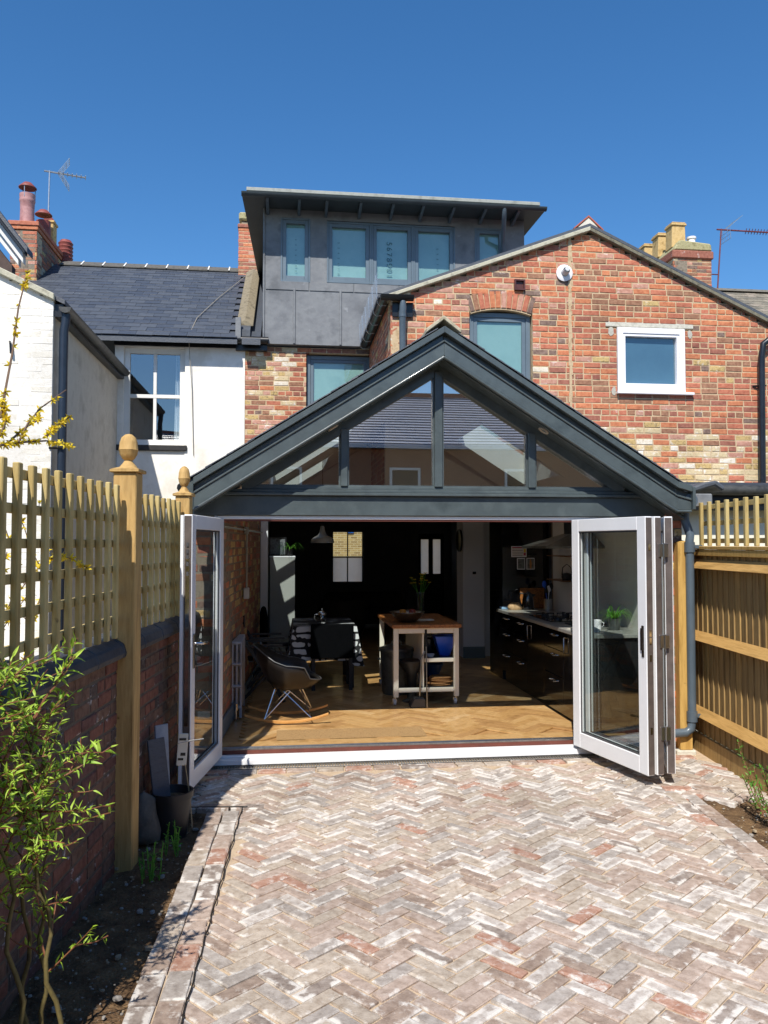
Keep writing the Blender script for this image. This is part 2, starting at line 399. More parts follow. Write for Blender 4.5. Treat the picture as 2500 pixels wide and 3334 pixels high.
# ------------------------------------------------------------------ patio
sb = MB()
PX0 = lambda y: -.74 - .058 * (y - 3.3)            # left edge of the paving (outer edge of the soldier strip)
sb.prism([(-.9, 1.2), (2.35, 1.2), (2.35, 5.0), (2.27, 6.15), (3.02, 6.12), (3.02, 8.0), (-1.75, 8.0), (-1.75, 5.82), (-.9, 5.82)], 'z', -.08, -.011)
patio = solo('patio', sb, SAND, None, None, (0, 0, 0), GW, kind='structure', ab=True)
def pave_ok(x, y):
    if y > 7 + .105 * x - .33: return False                   # stops at the drain
    if y > 5.87: return -1.62 < x < 2.93
    if x > 2.22 and y < 6.12: return False
    xl = -.885 + (5.87 - y) * .0625
    return xl - .03 < x and y > 1.5
P = []; r = random.Random(5); Wd = .0765; ca, sa = cos(pi / 4), sin(pi / 4)
base = Matrix.Rotation(-pi / 2, 4, 'X')             # piece front (-y) turned up
for i in range(-90, 140):
    for j in range(-90, 140):
        k = (i - j) % 6
        if k == 0: cx, cy, a = i + 1.5, j + .5, 0
        elif k == 3: cx, cy, a = i + .5, j - .5, pi / 2
        else: continue
        x = (cx * ca - cy * sa) * Wd + .05; y = (cx * sa + cy * ca) * Wd
        if not pave_ok(x, y): continue
        if not inview((x, y, 0), 260) and not (-1.7 < x < 2.9 and 5.5 < y < 7): continue
        patch = math.sin(x * 1.3 + 2) * math.cos(y * 1.1)
        # more bloomed bricks toward the right, more brown weathered ones near the camera
        near = max(0, min(1, (4.6 - y) / 1.6)); w = [24, 28, 18, 5 + 10 * near + 4 * (patch > .3), 16 + 12 * (x > 1.2) - 8 * near, 3, 2.5 + 4 * near]
        T = Matrix.Translation((x, y, r.uniform(-.003, .003))) @ Matrix.Rotation(a + pi / 4 + r.uniform(-.014, .014), 4, 'Z') @ Euler((r.uniform(-.01, .01), r.uniform(-.01, .01), 0)).to_matrix().to_4x4() @ base
        P.append((T, pick(r, w), r.uniform(.97, 1.01)))
lay(patio, P, 'brick', 'paver', (.2185, .0675, .05), PAVE, 300, ch=.006, jit=.004, nvar=8, seed=4, stuff='brick_rest')
# edging bricks: two rows of stretchers along the left bed, one across its far end, one along the right bed
E_ = []
def edge_row(x0, y0, x1, y1, off):
    d = Vector((x1 - x0, y1 - y0, 0)); L = d.length; d.normalize(); nn = Vector((-d.y, d.x, 0)); a = math.atan2(d.y, d.x); t = r.uniform(0, .1)
    while t < L:
        p = Vector((x0, y0, 0)) + d * (t + .113) + nn * off
        E_.append((Matrix.Translation((p.x, p.y, r.uniform(.003, .007))) @ Matrix.Rotation(a + r.uniform(-.02, .02), 4, 'Z') @ base, pick(r, [18, 14, 14, 24, 4, 12, 14]), r.uniform(.94, 1.0))); t += .235
edge_row(-.905, 5.74, -.60, 1.2, -.055); edge_row(-.905, 5.74, -.60, 1.2, -.17)
edge_row(-1.5, 5.80, -.84, 5.80, 0); edge_row(-1.4, 6.64, 2.75, 7.075, 0)
edge_row(2.29, 6.05, 2.31, 2.5, .055); edge_row(2.29, 6.05, 2.31, 2.5, -.06); edge_row(2.2, 6.17, 3.0, 6.17, 0)
lay(patio, E_, 'edging_brick', 'edging', (.228, .106, .06), PAVE, 120, ch=.006, jit=.004, nvar=6, seed=9, stuff='edging_brick_rest')
# black cable clipped along the left edging
cb = MB(); pts = []
for k in range(60):
    y = 5.76 - k * .075; pts.append((-.895 + (5.76 - y) * .0655 + .004 * sin(k * 1.7), y, .006 + .002 * sin(k * 2.3)))
cb.tube([(-1.45, 5.775, .006), (-1.1, 5.772, .008), (-.86, 5.77, .012)] + pts, .0038, 6)
solo('cable', cb, pmat('black_rubber', ['#15130f', '#2b2620'], 12, .6), 'thin black cable lying along the joint between edging bricks and herringbone paving', 'cable', (-.842, 5.76, 0), GW, smooth=60, ab=True)
# ------------------------------------------------------------------ paints and metals
GREEN = pmat('dark_green_paint', ['#3f4748', '#4e5758', '#454d4e', '#535c5c'], 2.2, .33, .12, 120, spec=.5, coat=.25, rvar=.12)
GREY_AL = pmat('white_powder_coat', ['#dedede', '#e6e6e6'], 2, .35, .03, 200, spec=.5)
DARK_AL = pmat('dark_grey_gasket', ['#3b3a3c', '#4c4b4d'], 8, .45)
STEEL = pmat('brushed_steel', ['#9a9a98', '#b5b5b3'], 30, .28, metal=1, mp=(1, 1, .1))
CHROME = pmat('chrome', ['#c8c8c8', '#d8d8d8'], 10, .1, metal=1)
BLACKP = pmat('black_plastic', ['#0d0e10', '#1a1b1e'], 8, .35)
GREYP = pmat('grey_pvc', ['#4a5660', '#55616b'], 4, .35, .03, 200)
LEAD = pmat('lead_sheet', ['#5f6164', '#717376', '#7c7e80', '#66686b'], 2.2, .62, .35, 9, spec=.35, dist=.02, speck=('#8d8f91', 6, .68))
LEADD = pmat('dark_lead', ['#3d4147', '#55595f'], 5, .55, .3, 14, dist=.02)
WHITEW = pmat('white_paint', ['#d9d7d0', '#e4e2dc'], 3, .6, .1, 90)
PLASTER = pmat('wall_plaster', ['#dadde1', '#e4e7ea'], 2, .8)
DARKROOM = pmat('darkened_room_wall', ['#7a7d82', '#85888d'], 2, .85)  # pale walls greyed in the colour to keep the back rooms dim
TILE = pmat('pale_tile', ['#dedbd2', '#e8e5dc'], 3, .25)
SLATE = [pmat('slate_a', ['#3c4048', '#484d55', '#42464e'], 9, .5, .4, 50, mp=(1, 1, 4), rvar=.08),
         pmat('slate_b', ['#40444c', '#4d525a', '#454a52'], 9, .55, .4, 50, mp=(1, 1, 4), rvar=.08),
         pmat('slate_c', ['#383c44', '#454a53', '#3f434b'], 9, .45, .4, 50, mp=(1, 1, 4), rvar=.08)]
GLASS = glassmat('window_glass'); GLASSG = glassmat('gable_glass', (.75, .83, .84), .56, 0, .02)
DOORGL = glassmat('door_glass', (.82, .88, .87), .10)
# ------------------------------------------------------------------ kitchen extension
ext = thing('kitchen_extension', 'single storey kitchen extension with dark green gabled glass front and open folding doors', 'extension', (.6, 0, 0), ab=True)
UC = .60; SL = .63
ZT = lambda u, off=0: 3.70 - off - SL * abs(u - UC)
UL, UR = -1.47, 2.66
def rake(mb, o1, o2, v0, v1, m=0):
    """a board following both roof slopes between two depths below the slates"""
    for e, tail in ((UL, False), (UR, True)):
        mb.prism([(UC, ZT(UC, o1)), (e, ZT(e, o1)), (e, ZT(e, o2)), (UC, ZT(UC, o2))], 'y', v0, v1, m)
        if tail: mb.prism([(e, ZT(e, o1)), (e + .13, ZT(e, o1) - .035), (e + .13, ZT(e, o2) - (0 if o2 > .2 else .035)), (e, ZT(e, o2))], 'y', v0, v1, m)
b = MB(); rake(b, .01, .066, -.305, -.24); b.build('verge_strip', GREEN, ext, bev=.004)
b = MB(); rake(b, .067, .122, -.24, -.2); rake(b, .123, .142, -.285, -.2); b.build('cove_moulding', GREEN, ext, bev=.005)
b = MB(); rake(b, .143, .255, -.272, -.2); b.build('bargeboard', GREEN, ext, bev=.003)
b = MB()
for e, tz in ((UL, 0), (UR, 0)): b.tube([(UC, -.268, ZT(UC, .268)), (e, -.268, ZT(e, .268))], .014, 8)
b.tube([(UR, -.268, ZT(UR, .268)), (UR + .13, -.268, ZT(UR, .268))], .014, 8)
b.build('bead', GREEN, ext, smooth=50)
b = MB(); b.box(UR + .131, UR + .155, -.31, -.2, 2.15, 2.345); b.build('bargeboard_end', GREEN, ext, bev=.004); b = MB(); b.prism([(UL - .075, 2.16), (UL - .001, 2.13), (UL - .001, 2.38), (UL - .06, 2.36), (UL - .085, 2.28)], 'y', -.28, -.19); b.build('bargeboard_end', GREEN, ext, bev=.004)
# soffit boards under the overhang (grooved) and the head rail against the glass
b = MB()
for e in (UL, UR + .1):
    sg = -1 if e < UC else 1; n_ = 4
    for q in range(n_):
        v0, v1 = -.2 + q * .062, -.2 + q * .062 + .059
        b.prism([(UC, ZT(UC, .255)), (e, ZT(e, .255)), (e, ZT(e, .275)), (UC, ZT(UC, .275))], 'y', v0, v1)
b.build('soffit', GREEN, ext)
# beam, ledge, gable frame
b = MB(); b.box(-1.5, 2.72, -.005, .16, 2.092, 2.262); b.build('beam', GREEN, ext, bev=.004)
b = MB(); b.box(-1.42, 2.62, -.045, .1, 2.263, 2.288); b.box(-1.4, 2.6, -.02, .1, 2.289, 2.316); b.build('ledge', GREEN, ext, bev=.004)
GZ = lambda u: 3.335 - SL * abs(u - UC)
b = MB()
for e in (-1.10, 2.30): b.prism([(UC, GZ(UC)), (e, GZ(e)), (e, GZ(e) + .12), (UC, GZ(UC) + .12)], 'y', .0, .1)
b.box(-1.05, 2.25, .005, .1, 2.317, 2.345)
b.build('gable_frame', GREEN, ext, bev=.003)
MU = [(-.257, -.198), (.565, .635), (1.41, 1.475)]
for a, c in MU:
    b = MB(); z = min(GZ(a), GZ(c)) if not a < UC < c else GZ(UC) - .02
    b.box(a, c, -.012, .1, 2.346, z + .05); b.build('mullion', GREEN, ext, bev=.004)
ed = [(-.985, -.257), (-.198, .565), (.635, 1.41), (1.475, 2.185)]
for a, c in ed:
    b = MB(); pl = [(a, 2.345), (c, 2.345)]
    if GZ(c) > 2.36: pl.append((c, GZ(c) + .005))
    if GZ(a) > 2.36: pl.append((a, GZ(a) + .005))
    b.add([(x, .05, z) for x, z in pl], [tuple(range(len(pl)))]); b.build('gable_pane', GLASSG, ext)
    b = MB(); b.bar((a, .03, 2.352), (c, .03, 2.352), .03, .014)
    if GZ(a) > 2.36: b.bar((a + .008, .03, 2.36), (a + .008, .03, GZ(a)), .03, .014, up=(1, 0, 0))
    if GZ(c) > 2.36: b.bar((c - .008, .03, 2.36), (c - .008, .03, GZ(c)), .03, .014, up=(1, 0, 0))
    b.build('glazing_bead', GREEN, ext)
# recessed downlights in the soffit
for u in (-.33, 1.52):
    b = MB(); z = ZT(u, .276); T = Matrix.Translation((u, -.1, z)) @ Matrix.Rotation(math.atan(SL) * (1 if u > UC else -1), 4, 'Y')
    for (rr, zz), (r2, z2) in (((.05, 0), (.05, -.008)), ((.05, -.008), (.036, -.008)), ((.036, -.008), (.03, .004)), ((.03, .004), (.001, .004))):
        vs_ = [(rr * cos(k * pi / 8), rr * sin(k * pi / 8), zz) for k in range(16)] + [(r2 * cos(k * pi / 8), r2 * sin(k * pi / 8), z2) for k in range(16)]
        b.add(vs_, [(k, (k + 1) % 16, 16 + (k + 1) % 16, 16 + k) for k in range(16)], 0, T)
    b.build('downlight', pmat('downlight_rim', ['#b8a892', '#c9b8a2'], 9, .4), ext)
# roof: slabs cut round the rooflights, slates on top
RLs = {-1: [(-.95, -.02, .75, 1.75), (-1.2, -.15, 2.9, 4.6)], 1: [(1.16, 2.05, .85, 2.15)]}
slab = MB(); inner = MB()
for sg, e, vend in ((-1, UL, 5.68), (1, UR + .08, 3.08)):
    us = sorted([UC, e] + [x for h in RLs[sg] for x in h[:2]]); vs_ = sorted([-.235, vend] + [x for h in RLs[sg] for x in h[2:]])
    for a, c in zip(us, us[1:]):
        for p, q in zip(vs_, vs_[1:]):
            um, vm = (a + c) / 2, (p + q) / 2
            if any(h[0] < um < h[1] and h[2] < vm < h[3] for h in RLs[sg]): continue
            slab.prism([(a, ZT(a, .03)), (c, ZT(c, .03)), (c, ZT(c, .25)), (a, ZT(a, .25))], 'y', p, q, 0)
            if vm > .1: inner.prism([(a, ZT(a, .252)), (c, ZT(c, .252)), (c, ZT(c, .27)), (a, ZT(a, .27))], 'y', max(p, .12), q, 0)
slab.build('roof', GREEN, ext); inner.build('ceiling', pmat('ceiling_white', ['#dcd9d2', '#e6e3dc'], 2, .8), ext)
P = []; r = random.Random(3)
for sg, e, vend in ((-1, UL - .05, 5.6), (1, UR + .12, 3.0)):
    ang = math.atan(SL) * (1 if sg > 0 else -1); slen = abs(e - UC) / cos(ang); nrow = int(slen / .2)
    for i in range(nrow):
        s0 = slen - i * .2 - .1; u = UC + sg * s0 * cos(ang); z = 3.70 + .012 - s0 * abs(sin(ang))
        v = -.305 - (.125 if i % 2 else 0)
        while v < vend:
            vc = v + .125; v += .252
            if any(h[0] - .12 < u < h[1] + .12 and h[2] - .1 < vc < h[3] + .1 for h in RLs[sg]): continue
            if vc - .12 < -.32: vc = -.245; sxx = .5
            else: sxx = 1
            # slate lies along the slope, tilted up a little at its tail
            T = Matrix.Translation((u, vc, z + r.uniform(0, .003))) @ Matrix.Rotation(ang - sg * .025, 4, 'Y') @ Matrix.Rotation(pi / 2 * sg, 4, 'Z') @ Matrix.Rotation(-pi / 2, 4, 'X')
            P.append((T, r.randrange(3), sxx))
lay(ext, P, 'slate', 'slate', (.248, .26, .008), SLATE, 0, ch=.0015, jit=.001, stuff='roof_slates')
b = MB()
v = -.27
while v < 2.9:
    for sg in (-1, 1): b.prism([(UC, 3.79), (UC + sg * .15, 3.79 - .115), (UC + sg * .15, 3.755 - .115), (UC, 3.755)], 'y', v, v + .29)
    v += .3
b.build('ridge_tiles', pmat('weathered_ridge_clay', ['#a39a84', '#b9b099', '#8f866f'], 14, .9, .4, 90), ext, bev=.004)
# rooflights: white frames standing in the roof, panes above
for sg in (-1, 1):
    for (a, c, p, q) in RLs[sg]:
        b = MB()
        hi, lo = (c, a) if sg < 0 else (a, c)
        for (x0, x1, y0, y1) in ((a, a + .05, p, q), (c - .05, c, p, q), (a + .05, c - .05, p, p + .05), (a + .05, c - .05, q - .05, q)):
            b.prism([(x0, ZT(x0, -.05)), (x1, ZT(x1, -.05)), (x1, ZT(x1, .28)), (x0, ZT(x0, .28))], 'y', y0, y1)
        rl = b.build('rooflight', WHITEW, ext)
        b = MB(); m_ = (p + q) / 2 if q - p > 1.3 else None
        b.add([(a + .05, p + .05, ZT(a + .05, -.03)), (c - .05, p + .05, ZT(c - .05, -.03)), (c - .05, q - .05, ZT(c - .05, -.03)), (a + .05, q - .05, ZT(a + .05, -.03))], [(0, 1, 2, 3)])
        b.build('pane', GLASS, rl)
        # glazing bars throw the striped patches on the floor
        b = MB()
        for k in range(1, 5 if q - p > 1.4 else 2):
            y = p + (q - p) * k / (5 if q - p > 1.4 else 2)
            b.prism([(a + .05, ZT(a + .05, -.045)), (c - .05, ZT(c - .05, -.045)), (c - .05, ZT(c - .05, .05)), (a + .05, ZT(a + .05, .05))], 'y', y - .04, y + .04); b.build('glazing_bar', WHITEW, rl); b = MB()
# walls of the extension
ULW = lambda v: -1.33 + .0605 * v
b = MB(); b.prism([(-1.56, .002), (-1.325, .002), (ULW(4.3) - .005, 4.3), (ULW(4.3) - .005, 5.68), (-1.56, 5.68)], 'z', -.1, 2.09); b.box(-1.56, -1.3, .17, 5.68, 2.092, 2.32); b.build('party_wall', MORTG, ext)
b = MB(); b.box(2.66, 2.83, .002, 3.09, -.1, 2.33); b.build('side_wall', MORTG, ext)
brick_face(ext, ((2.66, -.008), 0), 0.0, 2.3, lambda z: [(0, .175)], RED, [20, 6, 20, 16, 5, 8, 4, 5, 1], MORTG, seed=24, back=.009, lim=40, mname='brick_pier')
b = MB(); b.box(2.645, 2.66, .17, 3.0, .12, 2.5); b.build('tiled_wall', TILE, ext)
angl = math.atan(.0605)
def ivs(zm): return [(0, 4.2)]
brick_face(ext, ((-1.32, .1), pi / 2 - angl), .2, 2.36, ivs, RED, [14, 8, 10, 40, 2, 4, 0, 22, 0], pmat('mortar_tan', ['#8a6f50', '#9c8060', '#7a6145'], 12, .95), seed=21, back=.02, lim=300, mname='exposed_brick_wall')
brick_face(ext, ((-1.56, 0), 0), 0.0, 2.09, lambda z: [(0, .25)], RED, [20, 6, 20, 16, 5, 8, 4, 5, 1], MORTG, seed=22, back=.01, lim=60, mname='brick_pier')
# triangular infill behind the gable (so daylight only comes through the glass and rooflights)
b = MB(); b.prism([(-1.5, 2.33), (-1.12, 2.33), (-1.12, ZT(-1.12, .26)), (-1.5, ZT(-1.5, .26))], 'y', .03, .15); b.prism([(2.3, 2.33), (2.7, 2.33), (2.7, ZT(2.7, .26)), (2.3, ZT(2.3, .26))], 'y', .03, .15); b.build('gable_infill', GREEN, ext)
# end wall over the step into the old house, with a flat bulkhead
b = MB(); b.prism([(-1.4, 2.36), (.62, 2.36), (.62, ZT(.62, .27)), (-1.4, ZT(-1.4, .27))], 'y', 5.4, 5.55)
b.prism([(.5, 2.36), (2.66, 2.36), (2.66, ZT(2.66, .27)), (UC, ZT(UC, .27)), (.5, ZT(.5, .27))], 'y', 2.98, 3.08); b.build('bulkhead', pmat('ceiling_white', '#c6c3bc'), ext)
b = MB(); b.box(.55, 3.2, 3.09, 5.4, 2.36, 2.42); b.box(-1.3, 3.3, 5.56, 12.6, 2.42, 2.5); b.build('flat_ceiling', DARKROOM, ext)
# threshold, track, jambs
b = MB(); b.box(-1.33, 2.66, -.05, .07, .008, .052); b.box(-1.33, 2.66, .02, .07, .0525, .068); b.build('sill', GREY_AL, ext, bev=.004)
b = MB()
for v0 in (.078, .106, .13): b.box(-1.32, 2.65, v0, v0 + .01, .09, .116)
b.build('door_track', STEEL, ext, bev=.002)
b = MB(); b.box(-1.32, 2.65, .0705, .16, .03, .1); b.build('track_bed', pmat('mahogany_strip', ['#5a2e24', '#6c382b'], 12, .5), ext)
b = MB(); b.box(-1.33, -1.302, .01, .14, .13, 2.09); b.box(2.63, 2.66, .01, .14, .13, 2.09); b.box(-1.3, 2.63, .02, .14, 2.06, 2.09); b.build('door_jamb', GREY_AL, ext, bev=.003)
b = MB(); b.box(-1.3, 2.63, .03, .05, 2.045, 2.06); b.box(-1.3, 2.63, .09, .11, 2.045, 2.06); b.build('head_track', pmat('mahogany_strip', '#5a2e24'), ext)
# eaves: left gutter end, right lead flashing to the neighbour
b = MB(); b.tube([(UL - .10, -.2, 2.31), (UL - .10, 3, 2.31)], .042, 10); b.build('gutter', BLACKP, ext, smooth=60)
# ------------------------------------------------------------------ downpipe on the right
dp = thing('downpipe', 'grey plastic rainwater pipe with swan neck beside the fence post', 'downpipe', (2.83, -.1, 0), ab=True)
ux = 2.86; b = MB()
b.tube([(2.82, -.1, 2.18), (2.82, -.1, 2.1), (2.82, -.1, 2.05), (ux - .01, -.13, 1.93), (ux - .02, -.135, 1.88), (ux - .02, -.135, 1.0), (ux - .02, -.135, .3), (ux - .03, -.135, .22), (ux - .08, -.135, .19), (ux - .2, -.135, .185)], .037, 14); b.build('pipe', GREYP, dp, smooth=60)
for z in (1.82, .33):
    b = MB(); b.lathe([(.038, -.045), (.046, -.045), (.046, .045), (.038, .045)], (ux - .02, -.135, z), 16); b.build('collar', GREYP, dp, smooth=40)
    b = MB(); b.box(ux - .02, ux + .09, -.15, -.12, z - .01, z + .02); b.build('bracket', GREYP, dp)
b = MB(); b.tube([(2.80, -.26, 2.23), (2.80, 3, 2.25)], .06, 12); b.build('gutter', GREYP, dp, smooth=60)
# ------------------------------------------------------------------ drain channel
dr = thing('drain_channel', 'long slotted drain channel between the white door sill and the brick paving', 'drain', (.65, -.1, 0), ab=True)
b = MB(); b.box(-1.33, 2.6, -.14, -.055, -.06, -.02); b.build('channel', pmat('dark_steel', ['#3a3836', '#504d4a'], 20, .5), dp and dr)
b = MB(); b.box(-1.33, 2.6, -.148, -.136, -.05, .004); b.box(-1.33, 2.6, -.062, -.05, -.05, .006); b.build('edge_rail', STEEL, dr)
b = MB(); u = -1.32
while u < 2.58: b.box(u, u + .009, -.135, -.063, -.012, .0); u += .0225
b.build('grating', pmat('galvanised', ['#77736c', '#8e8a83'], 40, .45, metal=.7), dr)
# ------------------------------------------------------------------ folding doors
def leaf(root, A, B_, zb, zt, name, inner_side=1, handle=None):
    """a door leaf between plan points A and B (house coords)"""
    A = Vector((*A, 0)); B_ = Vector((*B_, 0)); d = B_ - A; L = d.length; a = math.atan2(d.y, d.x)
    T = Matrix.Translation(A) @ Matrix.Rotation(a, 4, 'Z'); w = .105; th = .062
    b = MB()
    for bx in ((0, w, zb, zt), (L - w, L, zb, zt), (w, L - w, zt - .105, zt), (w, L - w, zb, zb + .13)):
        b.box(bx[0], bx[1], -th / 2, th / 2, bx[2], bx[3], 0, T)
    o = b.build(name, GREY_AL, root, bev=.004)
    b = MB(); b.add([(w, 0, zb + .13), (L - w, 0, zb + .13), (L - w, 0, zt - .105), (w, 0, zt - .105)], [(0, 1, 2, 3)], 0, T); b.build('pane', DOORGL, o)
    b = MB()
    for s_ in (-1, 1):
        y0, y1 = sorted((s_ * .012, s_ * .02))
        b.box(w, w + .012, y0, y1, zb + .13, zt - .105, 0, T); b.box(L - w - .012, L - w, y0, y1, zb + .13, zt - .105, 0, T)
        b.box(w + .012, L - w - .012, y0, y1, zt - .117, zt - .105, 0, T); b.box(w + .012, L - w - .012, y0, y1, zb + .13, zb + .142, 0, T)
    b.build('gasket', DARK_AL, o)
    b = MB(); b.box(L, L + .006, -th / 2 + .006, th / 2 - .006, zb + .01, zt - .01, 0, T); b.build('edge_seal', pmat('brown_edge', ['#5d5450', '#756a64'], 10, .4, metal=.4), o)
    return o, T, L
ZB, ZTP = .085, 2.062
dl = thing('folding_door_leaf', 'single white glazed door leaf standing open against the left trellis side, lever handle on it', 'door', (-1.27, -.5, ZB), ab=True)
lf, T, L = leaf(dl, (-1.272, -.035), (-1.425, -.995), ZB, ZTP, 'door_leaf')
b = MB(); b.box(L - .075, L - .035, .031, .04, .95, 1.2, 0, T); b.build('handle_plate', STEEL, lf, bev=.004)
b = MB(); b.tube([T @ Vector((L - .055, .04, 1.13)), T @ Vector((L - .055, .085, 1.13)), T @ Vector((L - .075, .098, 1.13)), T @ Vector((L - .12, .1, 1.126)), T @ Vector((L - .185, .098, 1.118))], .0095, 8); b.build('lever_handle', CHROME, lf, smooth=60)
b = MB(); b.box(L + .006, L + .01, -.014, .014, .55, 1.75, 0, T); b.build('lock_strip', CHROME, lf)
b = MB()
for z in (1.62, 1.69, 1.74, 1.78, 1.83): b.box(L + .01, L + .013, -.009, .009, z, z + .03, 0, T)
b.build('keeps', DARK_AL, lf)
b = MB(); b.box(L - .01, L + .012, -.052, -.031, ZB + .005, ZTP - .005, 0, T); b.build('meeting_stile', GREY_AL, lf)
fd = thing('folding_door', 'stack of three white glazed door leaves folded out at the right of the opening', 'door', (2.2, -.5, ZB), ab=True)
farC, nearC = (1.822, -.02), (2.045, -1.02)
lc, T, L = leaf(fd, farC, nearC, ZB, ZTP, 'door_leaf')
sgn = -1
b = MB(); b.box(L - .055, L - .03, -.036, -.03, .98, 1.22, 0, T); b.box(L - .062, L - .03, -.042, -.03, 1.03, 1.2, 0, T); b.build('pull_handle', pmat('dark_handle', ['#2c2623', '#3d3531'], 10, .4, metal=.5), lc)
b = MB()
for z in (.4, .95, 1.08, 1.14, 1.8): b.box(L + .006, L + .009, -.01, .01, z, z + .05, 0, T)
b.build('lock_keep', CHROME, lc)
lb, T2, L2 = leaf(fd, (1.905, -.02), (2.127, -1.005), ZB, ZTP, 'door_leaf')
la, T3, L3 = leaf(fd, (2.595, -.03), (2.222, -.985), ZB, ZTP, 'door_leaf')
for z in (.35, 1.05, 1.75):
    b = MB(); c = T2 @ Vector((L2 + .012, .035, 0)); b.box(c.x - .035, c.x + .04, c.y - .012, c.y + .004, z, z + .1); b.tube([(c.x + .003, c.y - .014, z - .005), (c.x + .003, c.y - .014, z + .105)], .009, 8)
    b.build('hinge', STEEL, fd, bev=.002)
# ------------------------------------------------------------------ windows
TEAL = pmat('blind_behind_glass', ['#8fb0ac', '#9bbab6', '#86a7a5'], 1.4, .8)
TEALD = pmat('blue_obscure_glass', ['#4a6c86', '#537791', '#45667f'], 1.2, .8)
FRG = pmat('grey_window_paint', ['#5c6a74', '#66747e'], 4, .4, .03, 200)
INK = pmat('sticker_print', ['#3f6a72', '#466f76'], 9, .5)
def window(root, u0, u1, z0, z1, v, fmat, pmat_, w=.055, proud=.0, sash=.035, depth=.07, wb=None):
    b = MB(); b.frame(u0, u1, z0, z1, v - proud, v + depth, w, 0, wb)
    o = b.build('window', fmat, root, bev=.004)
    b = MB(); wb_ = wb or w; b.frame(u0 + w + .001, u1 - w - .001, z0 + wb_ + .001, z1 - w - .001, v - proud + .012, v + depth - .01, sash); b.build('sash', fmat, o, bev=.003)
    q = w + sash - .004; a_, c_, zb_, zt_ = u0 + q, u1 - q, z0 + wb_ + sash - .004, z1 - q
    b = MB(); b.add([(a_, v + .03, zb_), (c_, v + .03, zb_), (c_, v + .03, zt_), (a_, v + .03, zt_)], [(0, 1, 2, 3)]); b.build('pane', glassmat('tinted_pane', (.80, .87, .86), .14, 0, .05), o)
    b = MB(); nb = 10                                        # the blind hanging close behind the glass, slightly bowed
    for k in range(nb + 1):
        f = k / nb; yy = v + .045 + .006 * sin(f * 5 + u0 * 7); b.v += [(a_, yy, zb_ + (zt_ - zb_) * f), (c_, yy + .004 * sin(f * 3 + u1), zb_ + (zt_ - zb_) * f)]
        if k: b.f.append((2 * k - 2, 2 * k - 1, 2 * k + 1, 2 * k)); b.m.append(0)
    b.build('blind', pmat_, o, smooth=80)
    return o
# ------------------------------------------------------------------ brick rear wing
VW = 3.1
wing = thing('brick_rear_wing', 'two storey red brick rear wing with shallow gable, flue outlet and white framed window', 'house wing', (3.2, VW, 0), ab=True)
WZ = lambda u: 5.93 - (.372 * (3.2 - u) if u < 3.2 else .458 * (u - 3.2))
UW0, UW1 = .58, 7.2
GW_ = (1.60, 2.435, 3.2, 4.83); WW = (3.565, 4.515, 3.80, 4.69)
def wing_iv(zm):
    a = UW0; c = UW1
    if zm > WZ(UW0): a = 3.2 - (5.93 - zm) / .372
    c = min(c, 3.2 + (5.93 - zm) / .458)
    if c - a < .1: return []
    hs = []
    if GW_[2] < zm < GW_[3] + .01: hs.append((GW_[0], GW_[1]))
    if GW_[3] + .01 <= zm < 5.065: hs.append((GW_[0] - .0, GW_[1] + .0))
    if WW[2] < zm < WW[3]: hs.append((WW[0], WW[1]))
    if WW[3] <= zm < WW[3] + .085: hs.append((3.42, 4.63))
    return sub([(a, c)], hs)
def wing_w(i, u, z):
    if z < 3.36: return [14, 10, 4, 6, 10, 2, 22, 22, 10] if z > 2.2 else [20, 6, 10, 10, 5, 5, 5, 5, 2]
    if u > 4.3 and z < 4.6: return [32, 16, 20, 20, 3, 3, 0, 1, 0]
    if u > 2.93: return [34, 22, 10, 20, 4, 2, 0, 1, 0]
    return [38, 14, 10, 6, 19, 5, 0, 0, 1.5]
brick_face(wing, ((0, VW), 0), 2.3, 5.93, wing_iv, RED, None, MORT, seed=31, back=.24, lim=300, hdr=lambda i: i % 6 == 4, wfun=wing_w, mname='gable_wall',
           vis=lambda u, z: z > 2.35 and u < 6.4 and z > ZT(u, .3) - .25)
# reveal and backing behind the window holes
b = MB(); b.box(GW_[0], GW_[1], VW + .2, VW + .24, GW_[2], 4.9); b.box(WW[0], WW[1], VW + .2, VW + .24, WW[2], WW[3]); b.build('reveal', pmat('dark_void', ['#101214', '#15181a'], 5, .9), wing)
# segmental soldier arch over the tall window
P = []; r = random.Random(8); n_ = 12; R_ = 1.35; um = (GW_[0] + GW_[1]) / 2; half = math.asin((GW_[1] - GW_[0] + .03) / 2 / R_); zc = 4.94 - R_ + .035
for k in range(n_):
    a = -half + (k + .5) * 2 * half / n_; rr = R_ + .02
    T = Matrix.Translation((um + rr * sin(a), VW + r.uniform(-.004, .002), zc + rr * cos(a))) @ Matrix.Rotation(a, 4, 'Y') @ Matrix.Rotation(pi / 2, 4, 'Y')
    P.append((T, pick(r, [30, 12, 10, 8, 14, 3, 0, 0, 0]), 1))
ar = MB()
pl = [(um + (R_ - .108) * sin(-half + k * half / 8), zc + (R_ - .108) * cos(-half + k * half / 8)) for k in range(17)] + [(um + (R_ + .12) * sin(half - k * half / 8), zc + (R_ + .12) * cos(half - k * half / 8)) for k in range(17)]
ar.prism(pl, 'y', VW + .01, VW + .24); aro = ar.build('arch', MORT, wing)
lay(aro, P, 'arch_brick', 'archb', (.215, .062, .03), RED, 60, ch=.005, jit=.003)
window(wing, GW_[0] + .01, GW_[1] - .01, 3.0, 4.84, VW + .075, FRG, TEAL, .06, sash=.05)
b = MB(); b.box(3.41, 4.64, VW + .004, VW + .1, WW[3] + .002, WW[3] + .08); b.build('lintel', pmat('concrete_lintel', ['#b4b0a2', '#c8c4b6', '#a5a193'], 9, .9, .4, 60), wing, bev=.01)
